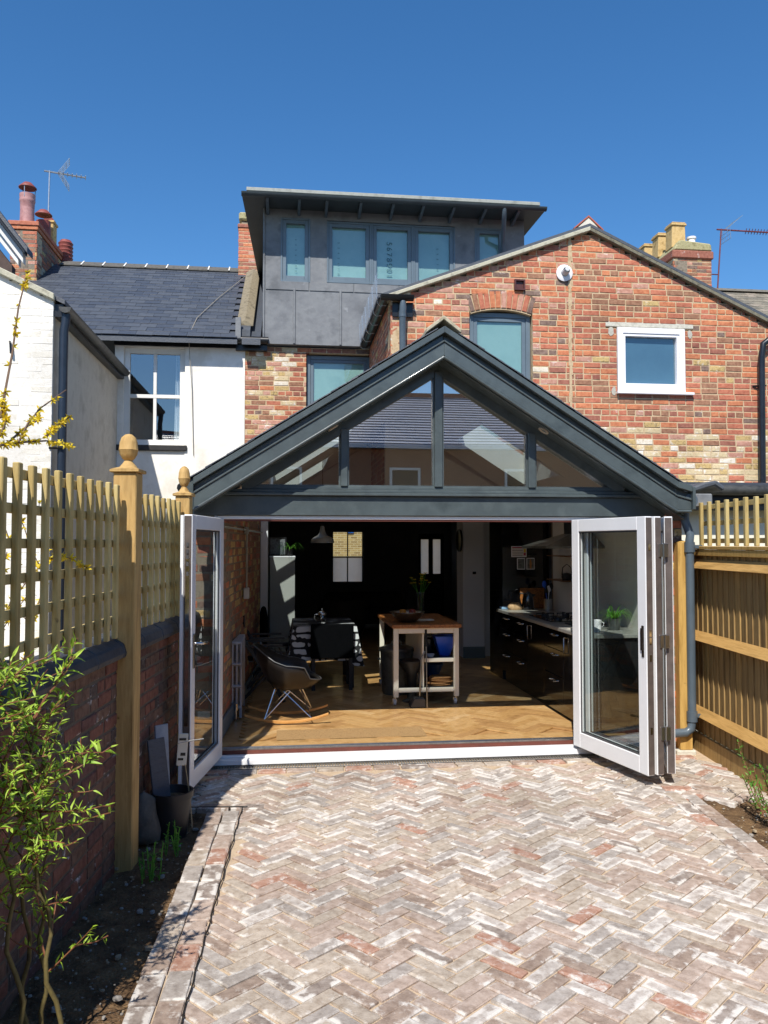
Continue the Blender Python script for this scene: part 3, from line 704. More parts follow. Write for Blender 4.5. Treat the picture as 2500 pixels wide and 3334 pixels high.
PVC = pmat('white_upvc', ['#e6e4e6', '#f0eef0'], 3, .3)
window(wing, WW[0] + .01, WW[1] - .01, WW[2] + .04, WW[3] - .005, VW + .02, PVC, TEALD, .075, .035, .035)
b = MB(); b.box(WW[0] - .01, WW[1] + .09, VW - .06, VW + .06, WW[2] + .005, WW[2] + .038); b.build('window_sill', PVC, wing, bev=.004)
# rough render daubed beside the frame
b = MB()
for (u, z, w_, h_) in ((3.49, 4.63, .09, .12), (4.58, 4.62, .08, .11), (3.52, 3.84, .07, .14)):
    pl = [(u + w_ / 2 * cos(t * pi / 5) * r.uniform(.7, 1.1), z + h_ / 2 * sin(t * pi / 5) * r.uniform(.7, 1.1)) for t in range(10)]
    o_ = MB(); o_.prism(pl, 'y', VW - .006, VW + .01); o_.build('render_patch', pmat('grey_render', ['#a8a396', '#bcb7aa'], 14, .95, .6, 80), wing)
# the straight joint between the two houses, smeared with mortar
b = MB()
zz = 3.2
while zz < 5.78:
    b.box(2.915 + r.uniform(-.008, .008), 2.96 + r.uniform(-.008, .012), VW - .005, VW + .012, zz, zz + .061); zz += .06
b.build('joint_pointing', MORT, wing)
# flue terminal, air brick
b = MB(); b.lathe([(.001, 0), (.105, 0), (.11, .02), (.085, .028), (.05, .03)], (0, 0, 0), 20)
T = Matrix.Translation((2.86, VW - .002, 5.37)) @ Matrix.Rotation(pi / 2, 4, 'X'); b.v = [tuple(T @ Vector(p)) for p in b.v]; b.build('flue_collar', PVC, wing, smooth=40)
b = MB(); b.tube([(2.86, VW, 5.37), (2.865, VW - .07, 5.38), (2.867, VW - .09, 5.39)], [.05, .048, .046], 14, cap=False); b.tube([(2.862, VW - .02, 5.37), (2.868, VW - .11, 5.395)], .03, 10); b.build('flue_pipe', pmat('pale_grey_plastic', ['#b4b6b8', '#c4c6c8'], 6, .4), wing, smooth=50)
b = MB(); b.frame(2.19, 2.33, 5.12, 5.26, VW - .035, VW + .01, .018); b.box(2.208, 2.312, VW - .004, VW + .004, 5.138, 5.242); b.build('vent_cowl', pmat('brown_plastic', ['#4b2823', '#5a322c'], 9, .4), wing)
# verges and roof
VERG = pmat('verge_mortar', ['#a9a48f', '#bcb7a2', '#969180'], 12, .9, .4, 80)
b = MB(); b.prism([(.47, WZ(.47) + .0), (3.2, WZ(3.2) + .0), (3.2, WZ(3.2) + .055), (.47, WZ(.47) + .05)], 'y', VW - .075, VW + .2); b.build('verge', VERG, wing, bev=.006)
b = MB(); b.prism([(3.2, WZ(3.2) + .0), (7.2, WZ(7.2) + .0), (7.2, WZ(7.2) + .05), (3.2, WZ(3.2) + .05)], 'y', VW - .06, VW + .2); b.build('verge', pmat('mossy_verge', ['#5d5848', '#7b7663', '#45423a'], 9, .9, .5, 50), wing, bev=.006)
b = MB(); b.prism([(.42, WZ(.42) + .05), (3.2, WZ(3.2) + .06), (7.3, WZ(7.3) + .05), (7.3, WZ(7.3) + .09), (3.2, WZ(3.2) + .1), (.42, WZ(.42) + .09)], 'y', VW - .05, 6.5); b.build('roof', SLATE[1], wing)
b = MB(); b.prism([(3.02, WZ(3.02) + .09), (3.2, WZ(3.2) + .2), (3.38, WZ(3.38) + .1)], 'y', VW + .0, VW + .12); b.build('ridge_end', pmat('cream_ridge_end', ['#c9c2b2', '#d8d2c4'], 10, .8), wing)
b = MB(); b.prism([(3.0, WZ(3.02) + .1), (3.2, WZ(3.2) + .2), (3.4, WZ(3.38) + .11), (3.4, WZ(3.38) + .13), (3.2, WZ(3.2) + .225), (3.0, WZ(3.02) + .12)], 'y', VW - .01, 6.4); b.build('ridge_tile', pmat('red_clay_ridge', ['#9a5140', '#b26350'], 12, .8), wing)
# side wall of the wing, back to the main house
brick_face(wing, ((UW0, VW), 0), 2.3, 4.96, lambda z: [(0, .01)], RED, [20, 8, 16, 12, 5, 5, 2, 2, 1], MORT, seed=33, lim=0, mname='corner')
brick_face(wing, ((UW0, 5.7), -pi / 2), 2.5, 4.96, lambda z: [(0, 2.6)], RED, [20, 8, 16, 12, 5, 5, 2, 2, 1], MORT, seed=34, back=.2, lim=60, mname='flank_wall')
# gutter along the flank, hopper end across the corner, bird-guard wires
gt = MB(); gp = [(.50 + .062 * cos(pi + k * pi / 8), 4.97 + .066 * sin(pi + k * pi / 8)) for k in range(9)] + [(.50 + .054 * cos(2 * pi - k * pi / 8), 4.97 + .056 * sin(2 * pi - k * pi / 8)) for k in range(9)]
gt.prism(gp, 'y', VW - .1, 5.6); gt.build('gutter', BLACKP, wing, smooth=50)
b = MB(); gp = [(VW - .1 + .062 * cos(pi + k * pi / 8), 4.965 + .066 * sin(pi + k * pi / 8)) for k in range(9)] + [(VW - .04, 4.985), (VW - .16, 4.985)]
b.prism([(p, z) for p, z in gp[:9]] + [(VW - .038, 4.97), (VW - .162, 4.97)][:0], 'x', .44, .86); b.build('gutter_return', BLACKP, wing, smooth=40)
b = MB(); b.box(.60, .86, VW - .03, VW - .012, 4.72, 4.9); b.build('backboard', BLACKP, wing)
b = MB(); b.tube([(.725, VW - .1, 4.9), (.725, VW - .1, 4.83), (.725, VW - .07, 4.72), (.725, VW - .07, 2.9)], [.034, .045, .045, .036], 12); b.tube([(.725, VW - .07, 4.78), (.725, VW - .07, 4.7)], .05, 12); b.build('downpipe', GREYP, wing, smooth=50)
WIRE = pmat('galvanised_wire', ['#b9bdc0', '#d2d6d8'], 9, .35, metal=.6)
for k in range(6):
    v = 3.2 + k * .46; b = MB()
    b.tube([(.535, v, 4.895), (.46, v, 4.885), (.43, v - .01, 4.91), (.415, v - .01, 5.0), (.40, v - .02, 5.27)], .0055, 5); b.build('gutter_bracket_wire', WIRE, wing, smooth=60)
b = MB()
for k in range(5):
    z = 5.0 + k * .055; b.tube([(.405, 3.0, z), (.405, 5.5, z)], .0018, 4)
for k in range(40):
    v = 3.02 + k * .062; b.tube([(.405, v, 4.98), (.4, v, 5.26)], .0014, 3)
b.build('gutter_guard_mesh', WIRE, wing)['kind'] = 'stuff'
# neighbour's black downpipe at the right
b = MB(); b.tube([(6.0, VW - .12, 4.72), (5.72, VW - .1, 4.62), (5.56, VW - .09, 4.5), (5.54, VW - .08, 4.3), (5.52, VW - .08, 2.4)], .042, 12); b.build('downpipe', pmat('black_pipe', ['#14161c', '#20232b'], 7, .3), wing, smooth=50)
b = MB(); b.tube([(5.45, VW, 3.95), (5.6, VW - .08, 3.95)], .012, 6); b.build('pipe_clip', BLACKP, wing)
# ------------------------------------------------------------------ main house: yellow brick strip
VM = 5.7
hs = thing('terraced_house', 'rear wall of the terraced house in mixed yellow and red brick with arched grey window', 'house', (-.4, VM, 0), ab=True)
YW = (-.415, .62, 3.3, 4.86)
def hiv(zm):
    h = []
    if YW[2] < zm < YW[3]: h.append((YW[0], YW[1]))
    return sub([(-1.36, .60)], h)
def hw(i, u, z): return [24, 10, 22, 14, 4, 3, 0, 1, 0] if u > -.62 else [12, 6, 6, 17, 15, 1, 22, 16, 7]
brick_face(hs, ((0, VM), 0), 2.4, 4.985, hiv, RED, None, MORT, seed=41, back=.25, lim=300, hdr=lambda i: i % 4 == 3, wfun=hw, mname='rear_wall')
window(hs, YW[0] + .01, YW[1] - .01, 3.3, 4.83, VM + .1, FRG, TEAL, .06, sash=.05)
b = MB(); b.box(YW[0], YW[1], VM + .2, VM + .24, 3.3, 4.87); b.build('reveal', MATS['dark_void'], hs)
b = MB(); pl = [(YW[0], 4.885)] + [(YW[0] + (YW[1] - YW[0]) * k / 8, 4.84 + .055 * sin(pi * k / 8)) for k in range(9)] + [(YW[1], 4.885), (YW[1], 4.9), (YW[0], 4.9)]
b.prism(pl[1:10] + [(YW[1], 4.91), (YW[0], 4.91)], 'y', VM + .005, VM + .22); b.build('arch', RED[2], hs)
# main roof to the left of the dormer with its party-wall coping
RZ = lambda v: 5.0 + .61 * (v - 5.5)
def roof_slates(root, u0, u1, mats, seed, lim, w=.25, ex=.195, v0=5.45, v1=9.2, vis=None):
    r = random.Random(seed); ang = math.atan(.61); P = []; n_ = int((v1 - v0) / cos(ang) / ex)
    for i in range(n_):
        v = v0 + (i + .5) * ex * cos(ang); u = u0 + (w / 2 if i % 2 else 0) - w / 2
        while u < u1:
            if u + w / 2 > u0 and u + w / 2 < u1 and (not vis or vis(u + w / 2, v)):
                T = Matrix.Translation((u + w / 2, v, RZ(v) + .03 + r.uniform(0, .003))) @ Matrix.Rotation(ang - .03, 4, 'X') @ Matrix.Rotation(r.uniform(-.006, .006), 4, 'Z') @ Matrix.Rotation(-pi / 2, 4, 'X')
                P.append((T, r.randrange(len(mats)), 1))
            u += w
    lay(root, P, 'slate', 'rslate' + str(seed), (w - .003, ex + .05, .009), mats, lim, ch=.0015, jit=.002, nvar=6, stuff='slate_rest')
b = MB(); b.prism([(5.45, RZ(5.45) - .08), (9.25, RZ(9.25) - .08), (9.25, RZ(9.25)), (5.45, RZ(5.45))], 'x', -1.40, -1.12); b.prism([(9.25, RZ(9.25) - .08), (13, RZ(5.5) - .08), (13, RZ(5.5)), (9.25, RZ(9.25))], 'x', -1.4, 3.3); b.build('roof', SLATE[0], hs)
cope = pmat('brown_coping_tile', ['#6f6552', '#877c66', '#5e5543'], 9, .85, .3, 60)
for k in range(10):
    v = 5.75 + k * .3; b = MB(); b.prism([(-1.50, RZ(v) + .13), (-1.37, RZ(v) + .2), (-1.24, RZ(v) + .13), (-1.24, RZ(v) + .1), (-1.5, RZ(v) + .1)], 'y', 0, .29, 0)
    T = Matrix.Translation((0, v, 0)); sh = Matrix(((1, 0, 0, 0), (0, 1, 0, 0), (0, .61, 1, 0), (0, 0, 0, 1)))
    b.v = [tuple(Vector((p[0], v + p[1], p[2] + .61 * p[1]))) for p in b.v]; b.build('coping_tile', cope, hs, bev=.006)
b = MB(); b.prism([(5.55, RZ(5.55) - .05), (9.2, RZ(9.2) - .05), (9.2, RZ(9.2) + .11), (5.55, RZ(5.55) + .11)], 'x', -1.47, -1.28); b.build('party_upstand', LEADD, hs)
b = MB(); b.box(-1.50, -1.42, 5.5, 5.62, 5.0, 5.32); b.build('kneeler', LEAD, hs)
# gutter continuing over the yellow brick
b = MB(); b.tube([(-1.62, 5.56, 4.985), (-1.0, 5.56, 4.985)], .058, 12); b.box(-1.5, -1.02, 5.6, 5.69, 4.84, 4.98); b.build('gutter', BLACKP, hs, smooth=50)
# ------------------------------------------------------------------ loft dormer
dm = thing('loft_dormer', 'lead clad loft dormer with five grey framed windows under a wide flat roof', 'dormer', (1.0, 5.6, 4.95), ab=True)
VD = 5.6; D0, D1 = -1.075, 3.09
wins = [(-.82, -.36, 5.93, 6.945), (-.10, .60, 5.94, 6.92), (.60, 1.27, 5.94, 6.92), (1.27, 1.95, 5.94, 6.92), (2.27, 2.76, 5.9, 6.93)]
holes = [(-.82, -.36), (-.10, 1.95), (2.27, 2.76)]
b = MB()
for (a, c) in sub([(D0, D1)], holes): b.box(a, c, VD, VD + .12, 5.94, 6.93)
b.box(D0, D1, VD, VD + .12, 6.931, 7.12); b.box(D0, D1, VD - .0, VD + .12, 4.95, 5.939); b.build('front_cladding', LEAD, dm)
for u in (-.62, .10, .82): # lead rolls on the apron
    b = MB(); b.box(u - .004, u + .035, VD - .018, VD, 4.955, 5.83); b.build('lead_roll', LEAD, dm, bev=.012)
for a, c in ((-1.05, -.37), (-.37, .33), (.33, 1.05), (1.05, 3.05)):
    b = MB(); b.box(a, c - .012, VD - .012, VD, 5.80, 5.935); b.build('lead_flashing', LEAD, dm, bev=.004)
for u in (-.93,):
    b = MB(); b.tube([(-1.075, VD - .005, 4.95), (-1.075, VD - .005, 7.1)], .018, 8); b.build('corner_roll', LEAD, dm, smooth=60)
b = MB(); b.prism([(VD + .1, 5.0), (VD + .1, 7.1), (9.1, 7.1)], 'x', D0, D0 + .06); b.build('side_cheek', LEAD, dm)
b = MB(); b.prism([(VD + .1, 5.0), (VD + .1, 7.1), (9.1, 7.1)], 'x', D1 - .06, D1); b.build('side_cheek', LEAD, dm)
for i, (a, c, z0, z1) in enumerate(wins):
    w_ = window(dm, a, c, z0, z1, VD + .02, FRG, TEAL, .03, .028, .055, wb=.045)
DG = ['567890', '567890', None, '67890', None]
for k in range(7):
    lettering(dm, '345678 '[k % 7] if k < 6 else '9', .045, Matrix.Translation((-.585, VD + .046, 6.62 - k * .083)) @ Matrix.Rotation(pi / 2, 4, 'X') @ Matrix.Rotation(-pi / 2, 4, 'Z'), INK)
    lettering(dm, '2345678'[k], .045, Matrix.Translation((.085, VD + .046, 6.60 - k * .083)) @ Matrix.Rotation(pi / 2, 4, 'X') @ Matrix.Rotation(-pi / 2, 4, 'Z'), INK)
    if k < 6: lettering(dm, '098765'[k], .045, Matrix.Translation((1.67, VD + .046, 6.57 - k * .083)) @ Matrix.Rotation(pi / 2, 4, 'X') @ Matrix.Rotation(-pi / 2, 4, 'Z'), INK)
    lettering(dm, '5678901'[k], .125, Matrix.Translation((.89, VD + .046, 6.62 - k * .086)) @ Matrix.Rotation(pi / 2, 4, 'X') @ Matrix.Rotation(-pi / 2, 4, 'Z'), INK)
# roof with deep eaves
SOFF = pmat('soffit_dark', ['#30383c', '#3b4448'], 4, .5)
b = MB(); b.prism([(-1.40, 5.14), (3.30, 5.14), (3.22, 9.2), (-1.26, 9.2)], 'z', 7.075, 7.12); b.build('roof_deck', SOFF, dm)
b = MB(); b.box(-1.405, 3.305, 5.12, 5.139, 7.055, 7.125); b.build('fascia', SOFF, dm)
b = MB(); b.prism([(-1.33, 5.10), (3.2, 5.10), (3.2, 9.3), (-1.2, 9.3)], 'z', 7.126, 7.185); b.build('roof_edge', pmat('pale_lead_edge', ['#8b8d85', '#9b9d95', '#80827a'], 6, .6, .2, 30), dm, bev=.008)
gp = [(5.08 + .055 * cos(pi + k * pi / 8), 7.085 + .055 * sin(pi + k * pi / 8)) for k in range(9)]
b = MB(); b.prism(gp + [(5.13, 7.09), (5.03, 7.09)][:0], 'x', -1.40, 3.29); b.build('gutter', SOFF, dm, smooth=50)
for u in (-1.02, -.54, -.12, .4, .9, 1.37, 1.85, 2.35, 2.88):
    b = MB(); b.prism([(5.16, 7.07), (5.59, 7.07), (5.59, 6.97), (5.5, 6.99), (5.2, 7.035), (5.16, 7.05)], 'x', u - .022, u + .022); b.build('eaves_bracket', GREYP, dm, bev=.003)
b = MB(); b.tube([(2.62, 5.08, 7.05), (2.62, 5.1, 6.93), (2.70, 5.45, 6.72), (2.72, 5.52, 6.62), (2.73, 5.53, 6.0), (2.73, 5.53, 5.0)], .035, 12); b.build('downpipe', GREYP, dm, smooth=50)
# ------------------------------------------------------------------ white neighbour (left)
RENDER = pmat('white_masonry_paint', ['#e4dfd4', '#efebe2', '#dcd5c8'], 2.4, .85, .5, 24, dist=.006)
RENDS = pmat('cream_render', ['#bdb5a5', '#c9c2b3', '#b0a898'], 3, .92, .6, 70, dist=.008, speck=('#8d8474', 40, .69))
wh = thing('white_terraced_house', 'white painted terraced house with slate roof and four pane sash window', 'house', (-2.6, VM, 0), ab=True)
SW = (-3.19, -2.27, 3.36, 4.86)
b = MB()
b.box(-3.32, SW[0], VM, VM + .25, 0, 4.98); b.box(SW[1], -1.362, VM - .012, VM + .25, 0, 4.98); b.box(SW[0], SW[1], VM, VM + .25, 0, SW[2]); b.box(SW[0], SW[1], VM, VM + .25, SW[3], 4.98)
b.build('wall', RENDER, wh)
b = MB(); b.box(SW[0] - .11, SW[1] + .04, VM - .05, VM + .08, 3.27, 3.355); b.build('window_sill', pmat('dark_sill_paint', ['#22201f', '#322f2d'], 9, .5), wh, bev=.008)
wf = MB(); wf.frame(SW[0], SW[1], SW[2], SW[3], VM + .05, VM + .12, .085); wo = wf.build('window', WHITEW, wh, bev=.004)
b = MB(); um = (SW[0] + SW[1]) / 2; b.box(SW[0] + .086, SW[1] - .086, VM + .06, VM + .11, 4.09, 4.145); b.box(um - .024, um + .024, VM + .062, VM + .108, SW[2] + .086, 4.089); b.box(um - .024, um + .024, VM + .062, VM + .108, 4.146, SW[3] - .086)
b.build('glazing_bars', WHITEW, wo, bev=.003)
for (a, c) in ((SW[0] + .055, um - .016), (um + .016, SW[1] - .055)):
    for (z0, z1) in ((SW[2] + .055, 4.09), (4.14, SW[3] - .055)):
        b = MB(); b.add([(a, VM + .085, z0), (c, VM + .085, z0), (c, VM + .085, z1), (a, VM + .085, z1)], [(0, 1, 2, 3)]); b.build('pane', glassmat('sash_glass', (.9, .95, .95), .3, 0, .04), wo)
b = MB(); b.box(SW[0], SW[1], VM + .8, VM + .85, SW[2], SW[3]); b.box(SW[0] - .02, SW[0], VM + .25, VM + .85, SW[2], SW[3]); b.box(SW[1], SW[1] + .02, VM + .25, VM + .85, SW[2], SW[3]); b.box(SW[0], SW[1], VM + .25, VM + .85, SW[3], SW[3] + .02); b.build('room_behind_window', pmat('dim_room', ['#1c2024', '#262b30'], 3, .9), wo)
b = MB(); r = random.Random(2)
for k in range(4):   # gathered net curtain at the right side
    u = SW[1] - .09 - k * .022; vv = VM + .14 + .02 * (k % 2); b.quad((u, vv, 3.45), (u - .022, VM + .14 + .02 * ((k + 1) % 2), 3.45), (u - .016 + .02, VM + .14 + .02 * ((k + 1) % 2), 4.78), (u + .012, vv, 4.78))
b.build('curtain', pmat('white_net', ['#c9ced2', '#dde1e4'], 20, .9), wo, smooth=80)
b = MB(); b.box(-3.33, -1.5, VM - .03, VM + .02, 4.88, 4.98); b.build('fascia', BLACKP, wh)
b = MB(); b.tube([(-4.4, 5.56, 4.985), (-1.64, 5.56, 4.985)], .058, 12); b.build('gutter', pmat('black_pipe', ''), wh, smooth=50)
b = MB(); b.prism([(5.45, RZ(5.45) - .08), (9.25, RZ(9.25) - .08), (13, RZ(5.5) - .08), (13, RZ(5.5)), (9.25, RZ(9.25)), (5.45, RZ(5.45))], 'x', -9, -1.47); b.build('roof', SLATE[0], wh)
roof_slates(wh, -5.6, -1.48, SLATE, 51, 300)
RIDGE = pmat('grey_ridge_tile', ['#4f4c47', '#5f5c56', '#464440'], 9, .85)
for k in range(9):
    u = -5.05 + k * .40; b = MB(); b.prism([(9.0, RZ(9.25) - .07), (9.25, RZ(9.25) + .07), (9.5, RZ(9.25) - .07), (9.5, RZ(9.25) - .1), (9.0, RZ(9.25) - .1)], 'x', u, u + .392); b.build('ridge_tile', RIDGE, wh, bev=.006)
    if k % 1 == 0 and k:
        b = MB(); b.prism([(8.985, RZ(9.25) - .075), (9.24, RZ(9.25) + .082), (9.4, RZ(9.25))], 'x', u - .011, u + .011); b.build('ridge_mortar', WHITEW, wh)
# a drooping cable across roof and wall
b = MB(); b.tube([(-1.52, 8.6, RZ(8.6) + .08), (-1.9, 7.3, RZ(7.3) + .06), (-2.15, 6.2, RZ(6.2) + .06), (-2.2, 5.52, 5.02), (-2.2, 5.62, 4.8), (-2.16, 5.66, 4.2), (-2.13, 5.67, 3.2)], .006, 5)
solo('aerial_cable', b, pmat('cable_grey', ['#8a8478', '#9a9488'], 9, .7), 'thin grey cable running down the slates and white wall beside the sash window', 'cable', (-2.1, 5.67, 3.2), ab=True)
# ------------------------------------------------------------------ white rear wing of that neighbour
lw_ = thing('white_rear_wing', 'white painted brick rear wing with cream rendered flank and black gutter', 'house wing', (-4.5, 2.2, 0), ab=True)
VL = 2.25; UL1 = -3.28
LZ = lambda u: 4.55 + .47 * (UL1 - u)
rr_ = random.Random(61)
def liv(zm):
    a = -6.5
    return [(a, UL1 if zm < 4.55 else UL1 - (zm - 4.55) / .47)]
WP = [brickmat('painted_brick_a', ['#e6e0d4', '#f2ede4', '#ebe5da'], 0, 0, bump=.8), brickmat('painted_brick_b', ['#dfd8ca', '#ece6da', '#e5dfd2'], 0, 0, bump=.8)]
brick_face(lw_, ((0, VL), 0), .6, 5.8, liv, WP, [3, 2], WP[0], seed=62, back=.25, lim=300, mdep=.0012, mname='painted_wall', BH=.071, LN=.227, vis=lambda u, z: u > -4.6)
b = MB(); b.box(UL1 - .2, UL1 + .003, VL + .03, 5.7, 0, 4.52); b.build('flank_wall', RENDS, lw_)
b = MB(); b.prism([(-8, LZ(-8)), (UL1 + .12, LZ(UL1 + .12)), (UL1 + .12, LZ(UL1 + .12) + .05), (-8, LZ(-8) + .05)], 'y', VL + .0, 6.2); b.build('roof', SLATE[2], lw_)
b = MB(); b.prism([(-8, LZ(-8) - .02), (UL1 + .02, LZ(UL1 + .02) - .02), (UL1 + .02, LZ(UL1 + .02) + .055), (-8, LZ(-8) + .055)], 'y', VL - .06, VL - .001); b.build('verge', VERG, lw_, bev=.008)
b = MB(); b.box(UL1 + .004, UL1 + .1, VL + .03, 5.7, 4.36, 4.5); b.build('soffit_board', BLACKP, lw_)
gp = [(UL1 + .13 + .065 * cos(pi + k * pi / 8), 4.46 + .065 * sin(pi + k * pi / 8)) for k in range(9)]
b = MB(); b.prism(gp, 'y', VL - .02, 5.66); b.build('gutter', pmat('aged_black_gutter', ['#2a2b2b', '#454542', '#1e1f20'], 7, .5), lw_, smooth=50)
b = MB(); b.tube([(UL1 + .12, VL + .06, 4.4), (UL1 + .115, VL + .06, 4.3), (UL1 + .1, VL + .06, 4.2), (UL1 + .1, VL + .06, .3)], .048, 12); b.build('downpipe', pmat('blue_black_pipe', ['#1c2430', '#27313f'], 7, .35), lw_, smooth=50)
b = MB(); b.tube([(UL1 - .02, VL - .01, 2.9), (UL1 + .12, VL + .0, 2.9)], .014, 6); b.tube([(-3.73, VL, 4.06), (-3.71, VL - .04, 4.03), (-3.70, VL - .05, 3.92)], .014, 6); b.build('wall_hook', BLACKP, lw_)['kind'] = 'stuff'
# ------------------------------------------------------------------ next house over: white fascia
nd = thing('neighbour_gable_roof', 'dark roof end with white fascia boards left of the tall chimney stack', 'roof', (-6.0, 5.2, 5), ab=True)
for nm, o1, o2, mt, vv, e in (('roof', 0, .09, SLATE[2], 4.55, -4.27), ('gutter', .09, .15, BLACKP, 4.5, -4.29), ('fascia', .15, .30, WHITEW, 4.6, -4.34), ('lower_fascia', .315, .42, WHITEW, 4.66, -4.42)):
    b = MB(); z = lambda u: 6.43 - 1.3 * (u + 4.654)
    b.prism([(-6.9, z(-4.3) - o1), (-5.6, z(-5.6) - o1), (e, z(e) - o1), (e, z(e) - o2), (-5.6, z(-5.6) - o2), (-6.9, z(-4.3) - o2)], 'y', vv, vv + (.25 if o1 < .08 else .12)); b.build(nm, mt, nd, bev=.006)
b = MB(); b.prism([(-6.6, 4.9), (-4.55, 4.9), (-4.55, 5.75), (-5.6, 7.1), (-6.6, 5.8)], 'y', 4.8, 4.95); b.build('wall', pmat('dark_brown_brick_wall', ['#4c3f3a', '#5a4a44'], 14, .9), nd)  # wall in one dark brown brick tone
# ------------------------------------------------------------------ chimneys
def stack(name, label, u0, u1, v0, v1, z0, z1, w, seed, lim=200, vis_side=None):
    t = thing(name, label, 'chimney', ((u0 + u1) / 2, v0, z0), ab=True)
    brick_face(t, ((0, v0), 0), z0, z1 - .16, lambda z: [(u0, u1)], RED, w, MORT, seed=seed, back=.3, lim=lim, mname='front_face', LN=.2)
    if vis_side == 'right': brick_face(t, ((u1, v0 + .001), pi / 2), z0, z1 - .16, lambda z: [(0, v1 - v0)], RED, w, MORTG, seed=seed + 1, back=.3, lim=80, mname='side_face', LN=.2)
    if vis_side == 'left': brick_face(t, ((u0, v1), -pi / 2), z0, z1 - .16, lambda z: [(0, v1 - v0)], RED, w, MORTG, seed=seed + 1, back=.3, lim=40, mname='side_face', LN=.2)
    b = MB(); b.box(u0 + .05, u1 - .05, v0 + .05, v1 - .03, z0, z1 - .17); b.build('core', MORTG, t)
    return t
RUSTY = pmat('terracotta_pot', ['#76372f', '#8a463e', '#6a2e28'], 8, .6, .15, 60)
PINK = pmat('faded_pink_pot', ['#a0706e', '#b58784', '#946462'], 5, .6, .1, 50)
CREAM = pmat('buff_clay_pot', ['#b9985f', '#cdae76', '#a5854e'], 7, .8, .2, 60)
WEATH = [18, 20, 14, 20, 3, 8, 4, 4, 0]
lc_ = stack('chimney_stack', 'long brick chimney stack with red cowled pots beside the tv aerial', -5.62, -5.17, 8.0, 9.9, 6.0, 7.62, WEATH, 71, 120, 'right')
b = MB(); b.box(-5.64, -5.15, 7.98, 9.95, 7.47, 7.54); b.build('oversail', RED[1], lc_, bev=.008)
b = MB(); b.box(-5.66, -5.13, 7.96, 9.97, 7.541, 7.62); b.build('oversail', RED[0], lc_, bev=.008)
b = MB(); b.lathe([(.125, 0), (.12, .3), (.125, .42), (.13, .43), (.138, .47), (.13, .5), (.135, .52), (.135, .58), (.115, .58), (.1, .3)], (-5.40, 8.18, 7.60), 20); b.build('chimney_pot', PINK, lc_, smooth=40)
b = MB(); b.lathe([(.001, .10), (.07, .085), (.155, .0), (.155, -.012), (.08, .0), (.001, .01)], (-5.40, 8.18, 8.31), 20); b.build('rain_cowl', RUSTY, lc_, smooth=50)
b = MB()
for k in range(3): a = k * 2.1 + .4; b.bar((-5.4 + .13 * cos(a), 8.18 + .13 * sin(a), 8.10), (-5.4 + .13 * cos(a), 8.18 + .13 * sin(a), 8.32), .012, .012)
b.build('cowl_leg', STEEL, lc_)['kind'] = 'stuff'
b = MB(); b.lathe([(.13, 0), (.13, .32), (.11, .32)], (-5.28, 8.75, 7.6), 16); b.build('chimney_pot', RUSTY, lc_, smooth=40)
b = MB(); b.lathe([(.001, .10), (.07, .085), (.155, .0), (.155, -.012), (.001, .01)], (-5.28, 8.75, 8.05), 16); b.build('rain_cowl', RUSTY, lc_, smooth=50)
b = MB(); b.box(-5.38, -5.17, 9.0, 9.25, 7.6, 8.0); b.box(-5.40, -5.15, 8.98, 9.27, 8.0, 8.05); b.build('chimney_pot', CREAM, lc_, bev=.01)
b = MB(); b.lathe([(.001, .1), (.06, .09), (.13, 0), (.001, 0)], (-5.28, 9.1, 8.05), 14); b.build('rain_cowl', RUSTY, lc_, smooth=50)
pr = []
for k in range(6): pr += [(.13, k * .075), (.145, k * .075 + .03), (.13, k * .075 + .045)]
b = MB(); b.lathe(pr + [(.1, .47), (.001, .5)], (-5.12, 9.7, 7.45), 16); b.build('louvred_pot', RUSTY, lc_, smooth=30)
b = MB(); b.prism([(8.0, 5.9), (9.4, 6.9), (9.4, 7.02), (8.0, 6.05)], 'x', -5.16, -4.95); b.build('lead_flashing', LEADD, lc_, bev=.02)
mc = stack('chimney_stack', 'slim red brick chimney stack squeezed between slate roof and dormer eaves', -1.66, -1.2, 8.9, 9.5, 6.9, 8.35, [28, 20, 8, 6, 5, 3, 0, 0, 0], 75, 120)
b = MB(); b.box(-1.68, -1.18, 8.88, 9.52, 8.04, 8.11); b.build('oversail', RED[2], mc, bev=.008)
b = MB(); b.box(-1.66, -1.2, 8.9, 9.5, 8.2, 8.36); b.build('flaunching', pmat('lichen_mortar', ['#8f8a5e', '#a8a07a', '#77704c'], 14, .95, .6, 50), mc, bev=.03)
b = MB(); b.box(-1.72, -1.14, 8.86, 9.5, 6.95, 7.06); b.build('lead_flashing', LEAD, mc, bev=.01)
rc = stack('chimney_stack', 'wide weathered brick chimney stack with three square cream pots', 7.36, 8.2, 9.0, 10.6, 6.5, 8.05, [14, 8, 22, 24, 3, 8, 6, 6, 0], 78, 150, 'left')
b = MB(); b.box(7.32, 8.24, 8.96, 10.64, 7.86, 8.03); b.build('oversail', RED[2], rc, bev=.02)
b = MB(); b.prism([(7.34, 8.03), (8.22, 8.03), (8.2, 8.2), (7.5, 8.26)], 'y', 8.98, 10.6); b.build('flaunching', pmat('lichen_mortar', ''), rc, bev=.03)
for k, (u, v) in enumerate(((7.42, 9.15), (7.40, 9.75), (7.38, 10.4))):
    b = MB(); b.prism([(u - .02, 8.15), (u + .30, 8.15), (u + .285, 8.62), (u - .005, 8.62)], 'y', v, v + .3); b.box(u - .03, u + .31, v - .025, v + .325, 8.62, 8.67); b.box(u - .015, u + .295, v - .01, v + .31, 8.671, 8.70)
    b.build('chimney_pot', CREAM, rc, bev=.012)
b = MB(); b.lathe([(.09, 0), (.08, .2), (.1, .22), (.1, .26), (.001, .27)], (7.92, 9.3, 8.18), 12); b.build('gas_terminal', PVC, rc, smooth=40)
